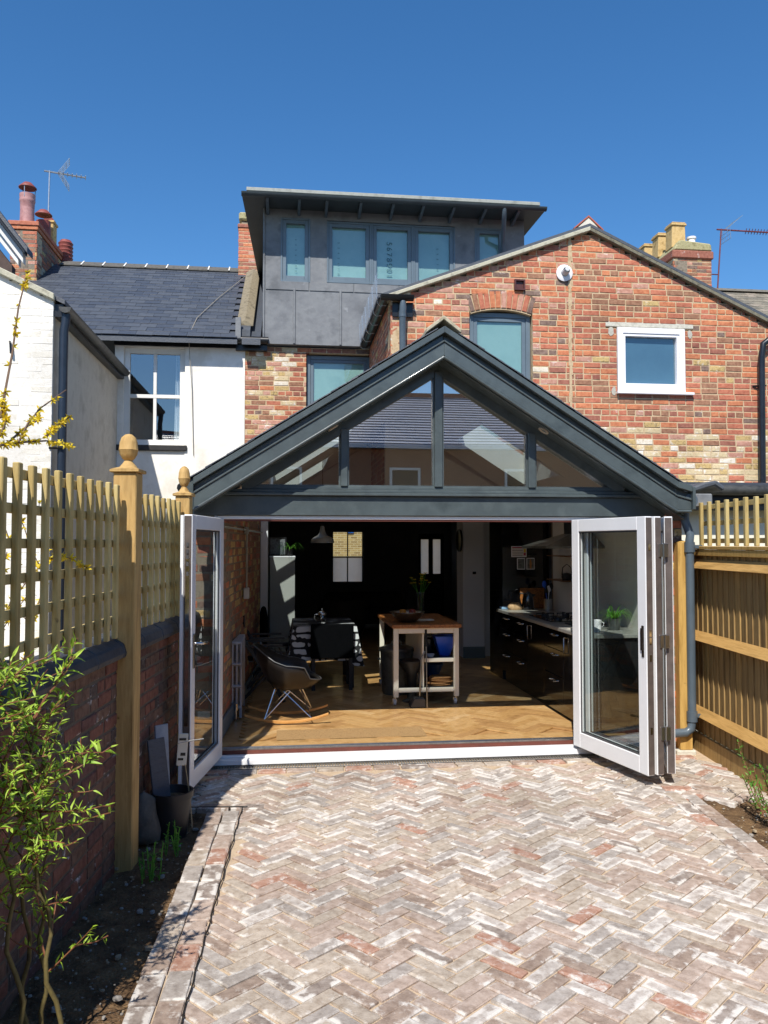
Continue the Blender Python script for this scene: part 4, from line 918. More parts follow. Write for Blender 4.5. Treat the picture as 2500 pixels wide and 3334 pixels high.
b = MB(); b.box(7.8, 8.0, 9.5, 9.7, 8.18, 8.32); b.build('chimney_pot', RUSTY, rc)
# roof of the house to the right
rh = thing('neighbour_house_roof', 'weathered brown grey tiled roof right of the wide chimney stack', 'roof', (7, 5.5, 5), ab=True)
OLDT = [pmat('old_tile_a', ['#6b6458', '#857d6d', '#565045'], 8, .9, .4, 40), pmat('old_tile_b', ['#77705f', '#95897a', '#5f584b'], 8, .9, .4, 40), pmat('old_tile_c', ['#5c5850', '#736d60', '#4c4840'], 8, .9, .4, 40)]
b = MB(); b.prism([(5.45, RZ(5.45) - .08), (9.25, RZ(9.25) - .08), (13, RZ(5.5) - .08), (13, RZ(5.5)), (9.25, RZ(9.25)), (5.45, RZ(5.45))], 'x', 3.3, 12); b.build('roof_deck', OLDT[2], rh)
roof_slates(rh, 7.2, 10.5, OLDT, 81, 220, vis=lambda u, v: v > 6.5)
b = MB(); b.prism([(9.0, RZ(9.25) - .07), (9.25, RZ(9.25) + .06), (9.5, RZ(9.25) - .07)], 'x', 3.4, 12); b.build('ridge', OLDT[2], rh)
# ------------------------------------------------------------------ aerials
def aerial(label, base, top, d, L, n_, mat, refl='yagi', el=.16, arms=None):
    t = thing('tv_aerial', label, 'aerial', base, ab=True)
    b = MB(); b.tube([base, top], .016, 8); b.build('mast', mat, t, smooth=60)
    d = Vector(d).normalized(); p0 = Vector(top) + Vector((0, 0, -.02))
    a0 = p0 - d * .1; b = MB(); b.tube([a0, p0 + d * L], .017, 6); b.build('boom', mat, t)
    sd_ = Vector((d.y, -d.x, 0)).normalized(); dirs = []
    for k in range(n_):
        p = p0 + d * (L * (.25 + .75 * k / (n_ - 1))); b = MB(); hx_ = sd_ * el * .5 if refl == 'yagi' else Vector((0, 0, el * .4)) + sd_ * el * .3
        b.tube([p - hx_, p + hx_], .008, 5); b.build('director', mat, t)
    return t, p0, d
AL = pmat('aerial_aluminium', ['#a9adb2', '#c4c8cc'], 9, .35, metal=.8)
ta, p0, d = aerial('silver tv aerial with folded reflector on a mast behind the red cowls', (-5.36, 9.3, 7.55), (-5.34, 9.3, 9.15), (1, .25, -.02), .66, 7, AL, el=.2)
for s_ in (1, -1):
    b = MB(); q = p0 + d * .18
    for k in range(4):
        w_ = Vector((d.y, -d.x, 0)) * (-.15 + k * .1)
        b.tube([q + w_, q + w_ + Vector((d.x * .18, d.y * .18, s_ * .27))], .006, 5)
    for k in range(3): f = .35 + k * .32; b.tube([q - Vector((d.y, -d.x, 0)) * .15 + Vector((d.x * .18, d.y * .18, s_ * .27)) * f, q + Vector((d.y, -d.x, 0)) * .15 + Vector((d.x * .18, d.y * .18, s_ * .27)) * f], .006, 5)
    b.build('reflector', AL, ta)
RUSTM = pmat('red_oxide_steel', ['#5c2b30', '#733a3d'], 9, .6)
tb, p0, d = aerial('tv aerial with mesh reflector on a red oxide mast at the chimney side', (8.42, 9.2, 7.0), (8.55, 9.2, 8.62), (1, -.05, -.03), 2.2, 26, RUSTM, refl='x', el=.12)
b = MB(); q = Vector((8.55, 9.2, 8.6))
for s_ in (1, -1):
    for k in range(5): b.tube([q + Vector((.08, -.2 + k * .1, 0)), q + Vector((.38 if s_ > 0 else .1, -.2 + k * .1, s_ * .26))], .005, 4)
    for f in (.3, .6, .95): b.tube([q + Vector((.08 + (.3 if s_ > 0 else .02) * f, -.2, s_ * .26 * f)), q + Vector((.08 + (.3 if s_ > 0 else .02) * f, .2, s_ * .26 * f))], .005, 4)
b.build('reflector', AL, tb)
b = MB(); b.tube([(8.2, 9.2, 7.62), (8.47, 9.2, 7.62)], .012, 6); b.tube([(8.2, 9.2, 7.3), (8.45, 9.2, 7.3)], .012, 6); b.build('wall_bracket', RUSTM, tb)['kind'] = 'stuff'
# ------------------------------------------------------------------ neighbour's low extension at the right
ne = thing('neighbour_extension', 'low white walled neighbour extension with dark gutter behind the right trellis', 'extension', (4.6, 1.2, 0), ab=True)
b = MB(); b.box(3.15, 8, 1.1, 3.0, -.1, 2.32); b.build('wall', pmat('warm_white_render', ['#e3ddc9', '#efe9d6'], 3, .9), ne)
b = MB(); b.prism([(.85, 2.42), (3.09, 2.55), (3.09, 2.62), (.85, 2.48)], 'x', 3.0, 8); b.build('roof', SLATE[2], ne)
b = MB(); b.tube([(3.1, .85, 2.40), (8, .85, 2.40)], .055, 10); b.build('gutter', pmat('aged_black_gutter', ''), ne, smooth=60)
b = MB(); b.box(3.1, 8, .9, 1.09, 2.2, 2.38); b.build('fascia', BLACKP, ne)
b = MB(); b.prism([(2.82, 2.33), (3.0, 2.40), (3.12, 2.42), (3.2, 2.36), (3.18, 2.32), (3.1, 2.37), (2.83, 2.29)], 'y', -.12, .8); b.build('lead_valley', LEADD, ne, bev=.015)
b = MB(); b.box(2.84, 3.08, -.11, -.08, 2.18, 2.3); b.build('lead_skirt', LEAD, ne, bev=.01)
# ------------------------------------------------------------------ the terrace across the gardens, seen mirrored in the gable glass
bk = thing('rear_terrace', 'brick terrace with slate roof standing behind the photographer, mirrored in the gable glass', 'house', (0, -20, 0), HF, ab=True)
bz = lambda v: 5.0 + .62 * (-18.6 - v)
b = MB(); b.prism([(-18.4, 4.9), (-22.7, 7.25), (-26.8, 4.9), (-26.8, 5.0), (-22.7, 7.38), (-18.4, 5.02)], 'x', -22, 22); b.build('roof', pmat('mirror_slate', ['#b0b4c0', '#c2c6d0', '#a2a6b2'], 3, .4, .3, 14, mp=(1, 1, 5), dist=.03), bk)
k = 0; v = -18.45
b = MB()
while v > -22.6:
    z = 5.03 + (-18.4 - v) * .549; b.box(-22, 22, v - .02, v, z - .01, z + .02); v -= .22
b.build('slate_courses', pmat('mirror_slate_edge', ['#43464e', '#50535c'], 5, .7), bk)
b = MB(); b.box(-22, 22, -26.5, -18.75, -.1, 4.9); b.build('wall', pmat('mirror_brick', ['#6e4436', '#85553f', '#5c3a30'], 9, .9, mp=(1, 1, 3)), bk)
b = MB(); b.box(-22, 22, -22.85, -22.55, 7.3, 7.46); b.build('ridge', RUSTY, bk)
for u in (-9, -5.2, -1.2, 2.6, 6.4, 10.2):
    b = MB(); b.frame(u, u + 1.0, 2.9, 4.3, -18.76, -18.68, .08); w_ = b.build('window', WHITEW, bk); b = MB(); b.box(u + .08, u + .92, -18.74, -18.72, 2.98, 4.22); b.build('pane', MATS['dark_void'], w_)
# ------------------------------------------------------------------ garden wall, posts, trellis (left boundary)
OAK = pmat('green_oak', ['#a5814a', '#bd9a5f', '#92703c'], 5, .75, .3, 40, mp=(3, 3, .35), speck=('#6f5226', 11, .70))
PINE = [pmat('treated_pine_a', ['#a58f58', '#bba56c', '#95804c'], 5, .8, .3, 40, mp=(3, 3, .35), speck=('#6e5c34', 13, .68)), pmat('treated_pine_b', ['#ad9862', '#c2ae76', '#9c8753'], 5, .8, .3, 40, mp=(3, 3, .35)), pmat('treated_pine_c', ['#9b854e', '#b19a62', '#8b7644'], 5, .8, .3, 40, mp=(3, 3, .35))]
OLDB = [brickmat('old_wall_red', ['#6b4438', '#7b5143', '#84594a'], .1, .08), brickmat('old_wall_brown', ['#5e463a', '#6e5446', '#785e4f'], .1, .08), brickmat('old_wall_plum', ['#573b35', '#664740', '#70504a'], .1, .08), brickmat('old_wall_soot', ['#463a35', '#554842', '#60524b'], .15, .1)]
gwl = thing('garden_wall', 'old red brick garden wall with dark slate coping below the trellis', 'wall', (-1.5, 4.5, 0), GW, ab=True)
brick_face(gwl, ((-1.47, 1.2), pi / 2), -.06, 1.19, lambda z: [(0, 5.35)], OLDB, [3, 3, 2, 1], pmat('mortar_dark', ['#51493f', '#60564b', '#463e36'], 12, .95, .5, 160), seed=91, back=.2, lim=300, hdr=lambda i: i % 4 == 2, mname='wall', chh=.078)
COPE = pmat('slate_blue_coping', ['#2d2f33', '#3d4045', '#25272b'], 6, .6, .3, 30)
k = 0; y = 1.2; r = random.Random(4)
while y < 6.5:
    b = MB(); L = .44; pr = [(-1.42, 1.19), (-1.415, 1.22), (-1.43, 1.27), (-1.5, 1.31), (-1.62, 1.31), (-1.69, 1.27), (-1.70, 1.19)]
    b.prism(pr, 'y', y, y + L - .006); b.build('coping_stone', COPE, gwl, bev=.008); y += L
def post(label, X, Y, w, h, ztop_extra):
    t = thing('fence_post', label, 'post', (X, Y, 0), GW)
    b = MB(); b.box(-w / 2, w / 2, -w / 2, w / 2, -.1, h); b.build('shaft', OAK, t, bev=.006)
    b = MB(); q = w / 2 + .018; b.box(-q, q, -q, q, h, h + .018); b.add([(-q, -q, h + .018), (q, -q, h + .018), (q, q, h + .018), (-q, q, h + .018), (0, 0, h + .05)], [(0, 1, 4), (1, 2, 4), (2, 3, 4), (3, 0, 4)]); b.build('cap', OAK, t, bev=.004)
    s_ = w / .13; b = MB(); b.lathe([(.052 * s_, .0), (.045 * s_, .012), (.03 * s_, .03), (.022 * s_, .045), (.034 * s_, .055), (.048 * s_, .08), (.053 * s_, .105), (.055 * s_, .108), (.053 * s_, .112), (.05 * s_, .15), (.04 * s_, .182), (.02 * s_, .2), (.001, .205)], (0, 0, h + .03), 20); b.build('acorn_finial', OAK, t, smooth=40)
    return t
post('tall square timber post with acorn finial, between the two trellis panels', -1.44, 4.83, .135, 2.27, 0)
post('slimmer timber post with acorn finial beside the extension corner', -1.45, 6.32, .11, 2.22, 0)
def trellis(label, y0, y1, z0, z1, n_, seed, X=-1.47):
    t = thing('trellis_panel', label, 'trellis', (X, (y0 + y1) / 2, z0), GW, ab=True); r = random.Random(seed)
    for k in range(n_):
        y = y0 + (y1 - y0) * (k + .5) / n_; b = MB(); b.box(X - .004 + r.uniform(-.002, .002), X + .023, y - .021, y + .021, z0 - .02 + r.uniform(-.006, .006), z1 + r.uniform(-.006, .006))
        b.build('slat', PINE[r.randrange(3)], t, bev=.004)
    nz = 6
    for k in range(nz):
        z = z1 - .045 - (z1 - z0 - .12) * k / (nz - 1); b = MB(); b.box(X - .032, X - .005, y0, y1, z - .021, z + .021); b.build('rail', PINE[r.randrange(3)], t, bev=.003)
    return t
trellis('square timber trellis panel above the wall, between camera end and tall post', 1.85, 4.75, 1.335, 2.19, 20, 3)
trellis('short timber trellis panel between the two acorn posts', 4.91, 6.26, 1.33, 2.175, 9, 4)
# ------------------------------------------------------------------ right fence
rf = thing('board_fence', 'feather edge board fence with three rails and trellis top on the right side', 'fence', (2.95, 5, 0), GW, ab=True)
r = random.Random(17); XF = 2.97; y = 7.62; k = 0
FEN = [pmat('fence_board_a', ['#8f7040', '#ad8d56', '#7f6236'], 5, .8, .35, 40, mp=(3, 3, .3), speck=('#5c4220', 10, .67)), pmat('fence_board_b', ['#a57f3e', '#c09a54', '#93702f'], 5, .8, .35, 40, mp=(3, 3, .3), speck=('#5c4220', 12, .68)), pmat('fence_board_c', ['#84683c', '#9c8050', '#745a32'], 5, .8, .35, 40, mp=(3, 3, .3))]
while y > 3.2:
    b = MB(); w_ = .118; z1 = 1.80 + r.uniform(-.004, .004)
    b.prism([(XF + .012, y), (XF - .006, y), (XF - .018, y - w_), (XF + .012, y - w_)], 'z', .16, z1); b.build('board', FEN[r.randrange(3)], rf, bev=.002); y -= .105
for z in (1.67, 1.03, .36):
    b = MB(); b.prism([(XF - .018, z - .045), (XF - .075, z - .04), (XF - .018, z + .045)], 'y', 3.2, 7.62); b.build('rail', pmat('fence_rail', ['#ab8346', '#c49a5a', '#98733a'], 5, .8, .3, 40, mp=(3, .3, 3)), rf, bev=.004)
b = MB(); b.box(XF - .03, XF + .0, 3.2, 7.62, -.02, .155); b.build('gravel_board', FEN[0], rf, bev=.004)
b = MB(); b.box(XF - .05, XF + .03, 3.2, 7.62, 1.801, 1.83); b.build('capping_rail', FEN[1], rf, bev=.004)
b = MB(); b.box(XF - .045, XF - .02, 3.2, 7.62, 1.745, 1.80); b.build('capping_fillet', FEN[1], rf, bev=.004)
tr = thing('trellis_panel', 'short square trellis topping the right board fence', 'trellis', (XF, 5.5, 1.83), GW, ab=True)
y = 7.2; 
while y > 4.4:
    b = MB(); b.box(XF - .030, XF - .001, y - .04, y, 1.832, 2.215 + r.uniform(-.004, .004)); b.build('slat', PINE[r.randrange(3)], tr, bev=.004); y -= .172
for z in (1.875, 2.03, 2.175):
    b = MB(); b.box(XF, XF + .026, 4.4, 7.2, z - .02, z + .02); b.build('rail', PINE[r.randrange(3)], tr, bev=.003)
b = MB(); b.box(-.055, .055, -.055, .055, .03, 1.86); b.add([(-.055, -.055, 1.861), (.055, -.055, 1.861), (.055, .055, 1.861), (-.055, .055, 1.861), (0, 0, 1.885)], [(0, 1, 4), (1, 2, 4), (2, 3, 4), (3, 0, 4)])
pt = thing('fence_post', 'plain square fence post behind the grey downpipe', 'post', (2.795, 7.235, 0), GW); b.build('shaft', FEN[1], pt, bev=.005)
b = MB(); b.box(-.09, .08, -.07, .07, -.05, .03); b.build('concrete_foot', pmat('concrete_lintel', ''), pt, bev=.008)
# ------------------------------------------------------------------ plants
def leaf_mat(name, cols):
    if name in MATS: return MATS[name]
    m = pmat(name, cols, 9, .5, spec=.4); n = m.node_tree.nodes; l = m.node_tree.links; b = n['Principled BSDF']
    tr_ = n.new('ShaderNodeBsdfTranslucent'); mx = n.new('ShaderNodeMixShader'); mx.inputs[0].default_value = .96 if name == 'frosted_film' else .35
    src = b.inputs['Base Color'].links[0].from_socket; l.new(src, tr_.inputs[0])
    l.new(b.outputs[0], mx.inputs[1]); l.new(tr_.outputs[0], mx.inputs[2]); l.new(mx.outputs[0], n['Material Output'].inputs['Surface']); return m
def leaf(b, p, d, up, L, w, m=0, curl=.25):
    d = d.normalized(); s_ = d.cross(up); s_ = s_.normalized() if s_.length > 1e-3 else d.orthogonal().normalized(); nn = s_.cross(d).normalized()
    q = [p, p + d * L * .3 + s_ * w / 2 + nn * L * .06, p + d * L * .62 + s_ * w * .42 - nn * L * curl * .2, p + d * L - nn * L * curl, p + d * L * .62 - s_ * w * .42 - nn * L * curl * .2, p + d * L * .3 - s_ * w / 2 + nn * L * .06, p + d * L * .45 - nn * (w * .12 + L * curl * .05)]
    b.add(q, [(0, 1, 6), (1, 2, 6), (2, 3, 6), (3, 4, 6), (4, 5, 6), (5, 0, 6)], m)
BARK = pmat('willow_bark', ['#4f4424', '#665a30', '#40361e'], 14, .8)
TWIG = pmat('red_twig', ['#6b4026', '#85553a'], 14, .7)
WL = [leaf_mat('willow_leaf_a', ['#86ab2e', '#a2c23e', '#739a28']), leaf_mat('willow_leaf_b', ['#9cbc44', '#b8d156', '#88aa3c'])]
wt = thing('twisted_willow', 'twisted willow sapling with narrow bright green leaves growing against the brick wall', 'shrub', (-1.08, 3.1, -.03), GW, ab=True)
r = random.Random(23); st = MB(); tw = MB(); lv = MB()
def wiggle(p, d, L, n_, amp, r, lift=.25):
    pts = [Vector(p)]; d = Vector(d).normalized(); ax = Vector((r.uniform(-1, 1), r.uniform(-1, 1), r.uniform(-.3, .3))); ph = r.uniform(0, 6)
    for k in range(n_):
        dd = (d + ax * amp * sin(ph + k * 1.5) + Vector((0, 0, lift * k / n_))).normalized(); pts.append(pts[-1] + dd * L / n_)
    return pts
def leaves_on(pts, step, L0, r, dens=1):
    for i in range(1, len(pts)):
        a, c = pts[i - 1], pts[i]; n_ = max(1, int((c - a).length / step))
        for k in range(n_):
            if r.random() > dens: continue
            p = a.lerp(c, (k + r.random()) / n_); d = (c - a).normalized(); s_ = Vector((r.gauss(0, 1), r.gauss(0, 1), r.gauss(0, .8))).normalized()
            dd = (d * .55 + s_ * .8 + Vector((0, 0, .1))).normalized(); L = L0 * r.uniform(.55, 1.25)
            leaf(lv, p, dd, Vector((r.gauss(0, .5), r.gauss(0, .5), 1)), L, L * .23, r.randrange(2), r.uniform(.05, .35))
stems = [((-1.13, 3.0, -.05), (-.12, .02, 1), 1.5), ((-1.22, 2.95, -.05), (-.09, -.03, 1), 1.75), ((-1.26, 3.1, -.05), (-.04, .04, 1), 1.6), ((-1.17, 3.05, -.05), (-.06, .04, 1), 1.2), ((-1.33, 2.9, -.05), (-.0, -.06, 1), 1.7)]
for p, d, L in stems:
    pts = wiggle(p, d, L * .88, 16, .3, r, .05); st.tube(pts, [.0105 - .0078 * k / 16 for k in range(17)], 7)
    for k in range(5, 17):
        for q in range(r.choice((2, 2, 3)) if k > 9 else r.choice((0, 1, 1))):
            a = r.uniform(0, 6.28); sp = wiggle(pts[k], (cos(a) * .8 - .05, sin(a) * .5, r.uniform(.0, .9)), r.uniform(.13, .28), 7, .38, r, .15)
            tw.tube(sp, [.0042 - .0004 * j for j in range(8)], 5); leaves_on(sp, .0092, .044, r, .95 if k > 9 else .6)
            if r.random() < .5:
                sp2 = wiggle(sp[4], (cos(a + 1), sin(a + 1) * .5, r.uniform(-.2, .5)), r.uniform(.1, .2), 5, .4, r, .1); tw.tube(sp2, .0022, 4); leaves_on(sp2, .0105, .04, r)
# the long spray reaching out towards the tall post
for p, d, L in (((-1.22, 3.0, .95), (.75, .2, .35), .3), ((-1.24, 3.0, 1.2), (.3, .2, .5), .28), ((-1.3, 2.95, .75), (.3, .0, .5), .26)):
    sp = wiggle(p, d, L, 9, .3, r, .2); tw.tube(sp, [.006 - .0005 * j for j in range(10)], 5); leaves_on(sp, .0105, .056, r)
    for q in (4, 6, 8):
        s2 = wiggle(sp[q], (r.uniform(-.5, .5), r.uniform(-.3, .6), r.uniform(0, .9)), .1, 5, .4, r, .1); tw.tube(s2, .0025, 4); leaves_on(s2, .0105, .054, r)
st.build('stems', BARK, wt, smooth=60); tw.build('twigs', TWIG, wt, smooth=60)['kind'] = 'stuff'; lv.build('leaves', WL, wt)['kind'] = 'stuff'
# forsythia beyond the trellis
fs = thing('forsythia', 'forsythia bush with yellow flowers on arching brown twigs, behind and above the left trellis', 'shrub', (-1.95, 4.0, 0), GW, ab=True)
FY = [leaf_mat('forsythia_petal_a', ['#d9b70f', '#ecd02a', '#c9a40a']), leaf_mat('forsythia_petal_b', ['#e6c91f', '#f2dd4c', '#d3b014'])]
FT = pmat('forsythia_twig', ['#5a4534', '#725a46'], 14, .8)
tw = MB(); fl = MB(); r = random.Random(37)
def flowers(pts, n_, r):
    for k in range(n_):
        i = r.randrange(1, len(pts)); p = pts[i - 1].lerp(pts[i], r.random()); ax = Vector((r.gauss(0, 1), r.gauss(0, 1), r.gauss(-.3, .8))).normalized(); e1 = ax.orthogonal().normalized(); e2 = ax.cross(e1)
        for q in range(4):
            a = q * pi / 2 + r.uniform(-.2, .2); d = (e1 * cos(a) + e2 * sin(a)) * .8 + ax * .65; leaf(fl, p, d, ax, r.uniform(.022, .036), .011, r.randrange(2), -.1)
for k in range(26):
    p = Vector((-1.85 + r.uniform(-.5, .12), r.uniform(2.5, 4.3), r.uniform(.2, .7))); pts = [p]; d = Vector((r.uniform(-.1, .12), r.uniform(-.15, .35), 1)).normalized(); L = r.uniform(1.1, 1.75); n_ = 12
    for j in range(n_):
        d = (d + Vector((r.gauss(0, .07), r.gauss(.0, .09), -.035 * j * .3))).normalized(); q = pts[-1] + d * L / n_
        q.x = min(q.x, -1.56); pts.append(q)
    tw.tube(pts, [.007 - .0004 * j for j in range(n_ + 1)], 5); flowers(pts[3:], 26, r)
    for j in (4, 6, 8, 10):
        s2 = wiggle(pts[j], (r.uniform(-.6, .1), r.uniform(-.6, .8), r.uniform(.1, .9)), r.uniform(.15, .4), 6, .2, r, 0)
        for q in s2: q.x = min(q.x, -1.55)
        tw.tube(s2, .0028, 4); flowers(s2, 9, r)
# hand placed sprays that stand clear of the trellis in the photograph
def spray(px, X=-1.62, n_=12):
    pts = [on_x(x, y, X - .02 * i) for i, (x, y) in enumerate(px)]; tw.tube(pts, [.006 - .0035 * i / len(pts) for i in range(len(pts))], 5); flowers(pts, n_, r); return pts
spray([(0, 1360), (40, 1150), (60, 1000), (78, 930), (90, 880)], -1.72, 22)
spray([(0, 1450), (70, 1440), (150, 1435), (185, 1440), (235, 1455)], -1.66, 44)
spray([(60, 1440), (90, 1380), (130, 1330), (215, 1270), (280, 1268)][:4], -1.66, 14)
spray([(150, 1420), (185, 1385), (230, 1355)], -1.64, 34)
spray([(0, 1420), (20, 1370), (10, 1300)], -1.68, 30)
spray([(30, 1440), (70, 1400), (120, 1370), (130, 1352)], -1.68, 16)
pts = [on_x(x, y, -1.5 + .03 * i) for i, (x, y) in enumerate(((160, 1820), (190, 1813), (230, 1818), (270, 1840), (283, 1850)))]; tw.tube(pts, .003, 4); flowers(pts, 24, r)
tw.build('twigs', FT, fs, smooth=60)['kind'] = 'stuff'; fl.build('flowers', FY, fs)['kind'] = 'stuff'
# small evergreen at the foot of the right fence
sh = thing('small_shrub', 'small glossy green shrub at the foot of the right board fence', 'shrub', (2.72, 5.55, 0), GW, ab=True)
GLF = [leaf_mat('shrub_leaf_a', ['#3f7a24', '#57962f', '#33661d']), leaf_mat('shrub_leaf_b', ['#5f9c36', '#7ab548', '#4c852b'])]
lv = MB(); tw = MB(); r = random.Random(41)
for k in range(26):
    a = r.uniform(0, 6.28); p = Vector((2.74 + .1 * cos(a) * r.random(), 5.45 + .2 * sin(a), -.02)); pts = wiggle(p, (cos(a) * .35 - .1, sin(a) * .4, 1), r.uniform(.25, .5), 7, .2, r, .1); tw.tube(pts, .003, 4); leaves_on(pts[1:], .0055, .034, r)
tw.build('twigs', TWIG, sh)['kind'] = 'stuff'; lv.build('leaves', GLF, sh)['kind'] = 'stuff'
for (x, y, n_, lab) in ((-1.22, 4.62, 10, 'sprig of young green shoots in the soil in front of the tall post'), (-1.2, 5.0, 7, 'tuft of green shoots in the soil beside the black pot')):
    t = thing('seedling', lab, 'plant', (x, y, -.03), GW, ab=True); lv = MB(); r = random.Random(int(x * 1000) + int(y * 77))
    for k in range(n_):
        pts = wiggle((x + r.uniform(-.05, .05), y + r.uniform(-.05, .05), -.03), (r.uniform(-.2, .2), r.uniform(-.2, .2), 1), r.uniform(.1, .22), 5, .12, r, 0); lv.tube(pts, .0035, 4, 1); leaves_on(pts, .011, .03, r)
    lv.build('leaves', GLF, t)
# ------------------------------------------------------------------ pots by the left door
BP = pmat('black_pot_plastic', ['#16171a', '#24262a'], 6, .5)
pt = thing('plant_pot', 'large black plastic plant pot on the soil by the left door leaf', 'pot', (-1.28, 5.32, -.03), GW)
b = MB(); b.lathe([(.001, 0), (.095, 0), (.125, .25), (.135, .25), (.137, .29), (.125, .29), (.115, .24), (.001, .22)], (0, 0, 0), 24); b.build('body', BP, pt, smooth=40)
b = MB(); b.lathe([(.001, .245), (.118, .24)], (0, 0, 0), 20); b.build('compost', SOIL, pt)
for (nm, lab, cat, a, c, w_, mt) in (('slate_offcut', 'dark slate offcut leaning in the black plant pot', 'slate', (-1.33, 5.3, .15), (-1.40, 5.36, .58), .14, SLATE[2]), ('stone_offcut', 'pale grey stone slab leaning behind the plant pot', 'stone', (-1.36, 5.45, .02), (-1.40, 5.5, .64), .11, pmat('pale_stone', ['#7d838c', '#959ba3'], 9, .8))):
    b = MB(); b.bar(a, c, w_, .014, up=(.9, -.6, .2)); solo(nm, b, mt, lab, cat, a, GW, ab=True, bev=.003)
pl = thing('plant_label', 'white plant label card on a bent stick by the door leaf', 'label', (-1.22, 5.38, .1), GW, ab=True)
b = MB(); T = Matrix.Translation((-1.225, 5.36, .51)) @ Euler((.05, .06, .25)).to_matrix().to_4x4(); b.box(-.032, .032, -.003, .003, -.105, .105, 0, T); b.build('card', pmat('white_card', ['#cfcab9', '#dcd7c6'], 9, .7), pl, bev=.004)
b = MB(); b.box(-.024, .01, -.0045, -.003, -.07, -.055, 0, T); b.box(-.024, .02, -.0045, -.003, .06, .075, 0, T); b.box(-.01, .022, -.0045, -.003, -.04, -.02, 0, T); b.build('print', BLACKP, pl)['kind'] = 'stuff'
b = MB(); b.tube([(-1.21, 5.37, .42), (-1.17, 5.35, .2), (-1.15, 5.33, .02)], .004, 5); b.build('stick', pmat('cane', ['#8d7c5c', '#a59372'], 9, .8), pl)
b = MB(); b.tube([(-1.24, 5.3, .56), (-1.17, 5.32, .575), (-1.08, 5.33, .585)], .0045, 6); b.build('wire', STEEL, pl)
for (x, y, s_, lab) in ((-1.43, 5.2, .11, 'rounded stone lump between tall post and plant pot'), (-1.41, 5.62, .085, 'smaller stone lump against the wall behind the plant pot')):
    b = MB(); r = random.Random(int(s_ * 1000)); pr = [(0, 0), (.9, .15), (1, .7), (.85, 1.6), (.6, 2.5), (.001, 2.9)]
    b.lathe([(p * s_, q * s_) for p, q in pr], (0, 0, 0), 12); b.v = [(p[0] * r.uniform(.85, 1.15), p[1] * r.uniform(.85, 1.15), p[2]) for p in b.v]; solo('stone', b, pmat('field_stone', ['#4c473f', '#6a645a'], 9, .9, .5, 30), lab, 'stone', (x, y, -.03), GW, smooth=60)
# ------------------------------------------------------------------ oak floor and the old rooms behind
OAKF = [pmat('oak_block_%d' % i, c, 6, .38, .1, 60, mp=(1, 1, 1), rvar=.08, coat=.15) for i, c in enumerate((['#a8804c', '#b8905c', '#997242'], ['#b08a56', '#c29c68', '#a27c4a'], ['#a1794a', '#b08858', '#916b3e'], ['#b89462', '#caa878', '#aa8656']))]
b = MB(); b.box(-1.36, 2.66, .162, 5.6, -.05, .104); b.box(-1.1, 3.3, 5.61, 12.6, -.05, .104)
fl = solo('oak_floor', b, OAKF[2], None, None, (0, 0, 0), HF, kind='structure', ab=True)
P = []; r = random.Random(55); Wd = .09; n_ = 5
for i in range(-110, 140):
    for j in range(-110, 140):
        k = (i - j) % (2 * n_)
        if k == 0: cx, cy, a, sx = i + n_ / 2, j + .5, 0, 1
        elif k == n_: cx, cy, a, sx = i + .5, j + 1 - n_ / 2, pi / 2, 1
        else: continue
        x = (cx * ca - cy * sa) * Wd + .2; y = (cx * sa + cy * ca) * Wd + 3
        if not (-1.33 + .06 * y + .13 < x < 2.5 and .33 < y < 7.4): continue
        P.append((Matrix.Translation((x, y, .1195)) @ Matrix.Rotation(a + pi / 4, 4, 'Z') @ Matrix.Rotation(-pi / 2, 4, 'X'), pick(r, [30, 26, 20, 14]), 1))
lay(fl, P, 'floor_block', 'oakblock', (.4485, .0885, .012), OAKF, 300, ch=.001, jit=.0003, nvar=2, stuff='floor_block_rest')
b = MB(); b.box(-.8, .55, .31, .68, .1196, .124); solo('door_mat', b, pmat('coir', ['#8f6f45', '#a58457', '#7d5f38'], 60, .95, .6, 200), 'tan coir mat let into the oak floor just inside the threshold', 'mat', (-.1, .45, .12), ab=True)
b = MB(); b.box(-1.3, 2.64, .163, .30, .1045, .119); o = b.build('border_strip', OAKF[1], fl)
rm = thing('old_house_interior', 'dim back rooms of the house with front window, glazed door and white pier', 'room', (1, 8, 0), ab=True)
FWN = (.40, 1.14, .92, 2.15); FDR = (2.50, 3.12)
b = MB(); v0, v1 = 12.5, 12.75
b.box(-1.2, FWN[0], v0, v1, 0, 2.45); b.box(FWN[1], FDR[0], v0, v1, 0, 2.45); b.box(FWN[0], FWN[1], v0, v1, 0, FWN[2]); b.box(FWN[0], FWN[1], v0, v1, FWN[3], 2.45); b.box(FDR[1], 3.4, v0, v1, 0, 2.45); b.box(FDR[0], FDR[1], v0, v1, 2.1, 2.45)
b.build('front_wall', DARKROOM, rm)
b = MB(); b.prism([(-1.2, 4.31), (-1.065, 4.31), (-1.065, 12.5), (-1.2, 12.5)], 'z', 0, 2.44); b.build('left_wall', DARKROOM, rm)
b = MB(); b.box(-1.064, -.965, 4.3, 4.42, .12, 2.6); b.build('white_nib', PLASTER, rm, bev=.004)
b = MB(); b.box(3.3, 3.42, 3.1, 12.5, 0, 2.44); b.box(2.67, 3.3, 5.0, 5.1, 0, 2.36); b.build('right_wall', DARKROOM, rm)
b = MB(); b.box(1.96, 2.29, 5.15, 5.6, .12, 2.36); b.build('pier', PLASTER, rm, bev=.004)
b = MB(); b.box(1.955, 2.295, 5.135, 5.149, .12, .29); b.build('pier_skirting', pmat('blue_grey_skirting', ['#66757c', '#707f86'], 4, .5), rm)
b = MB(); b.box(2.3, 2.66, 5.3, 5.4, .12, 2.36); b.build('recess_wall', PLASTER, rm)
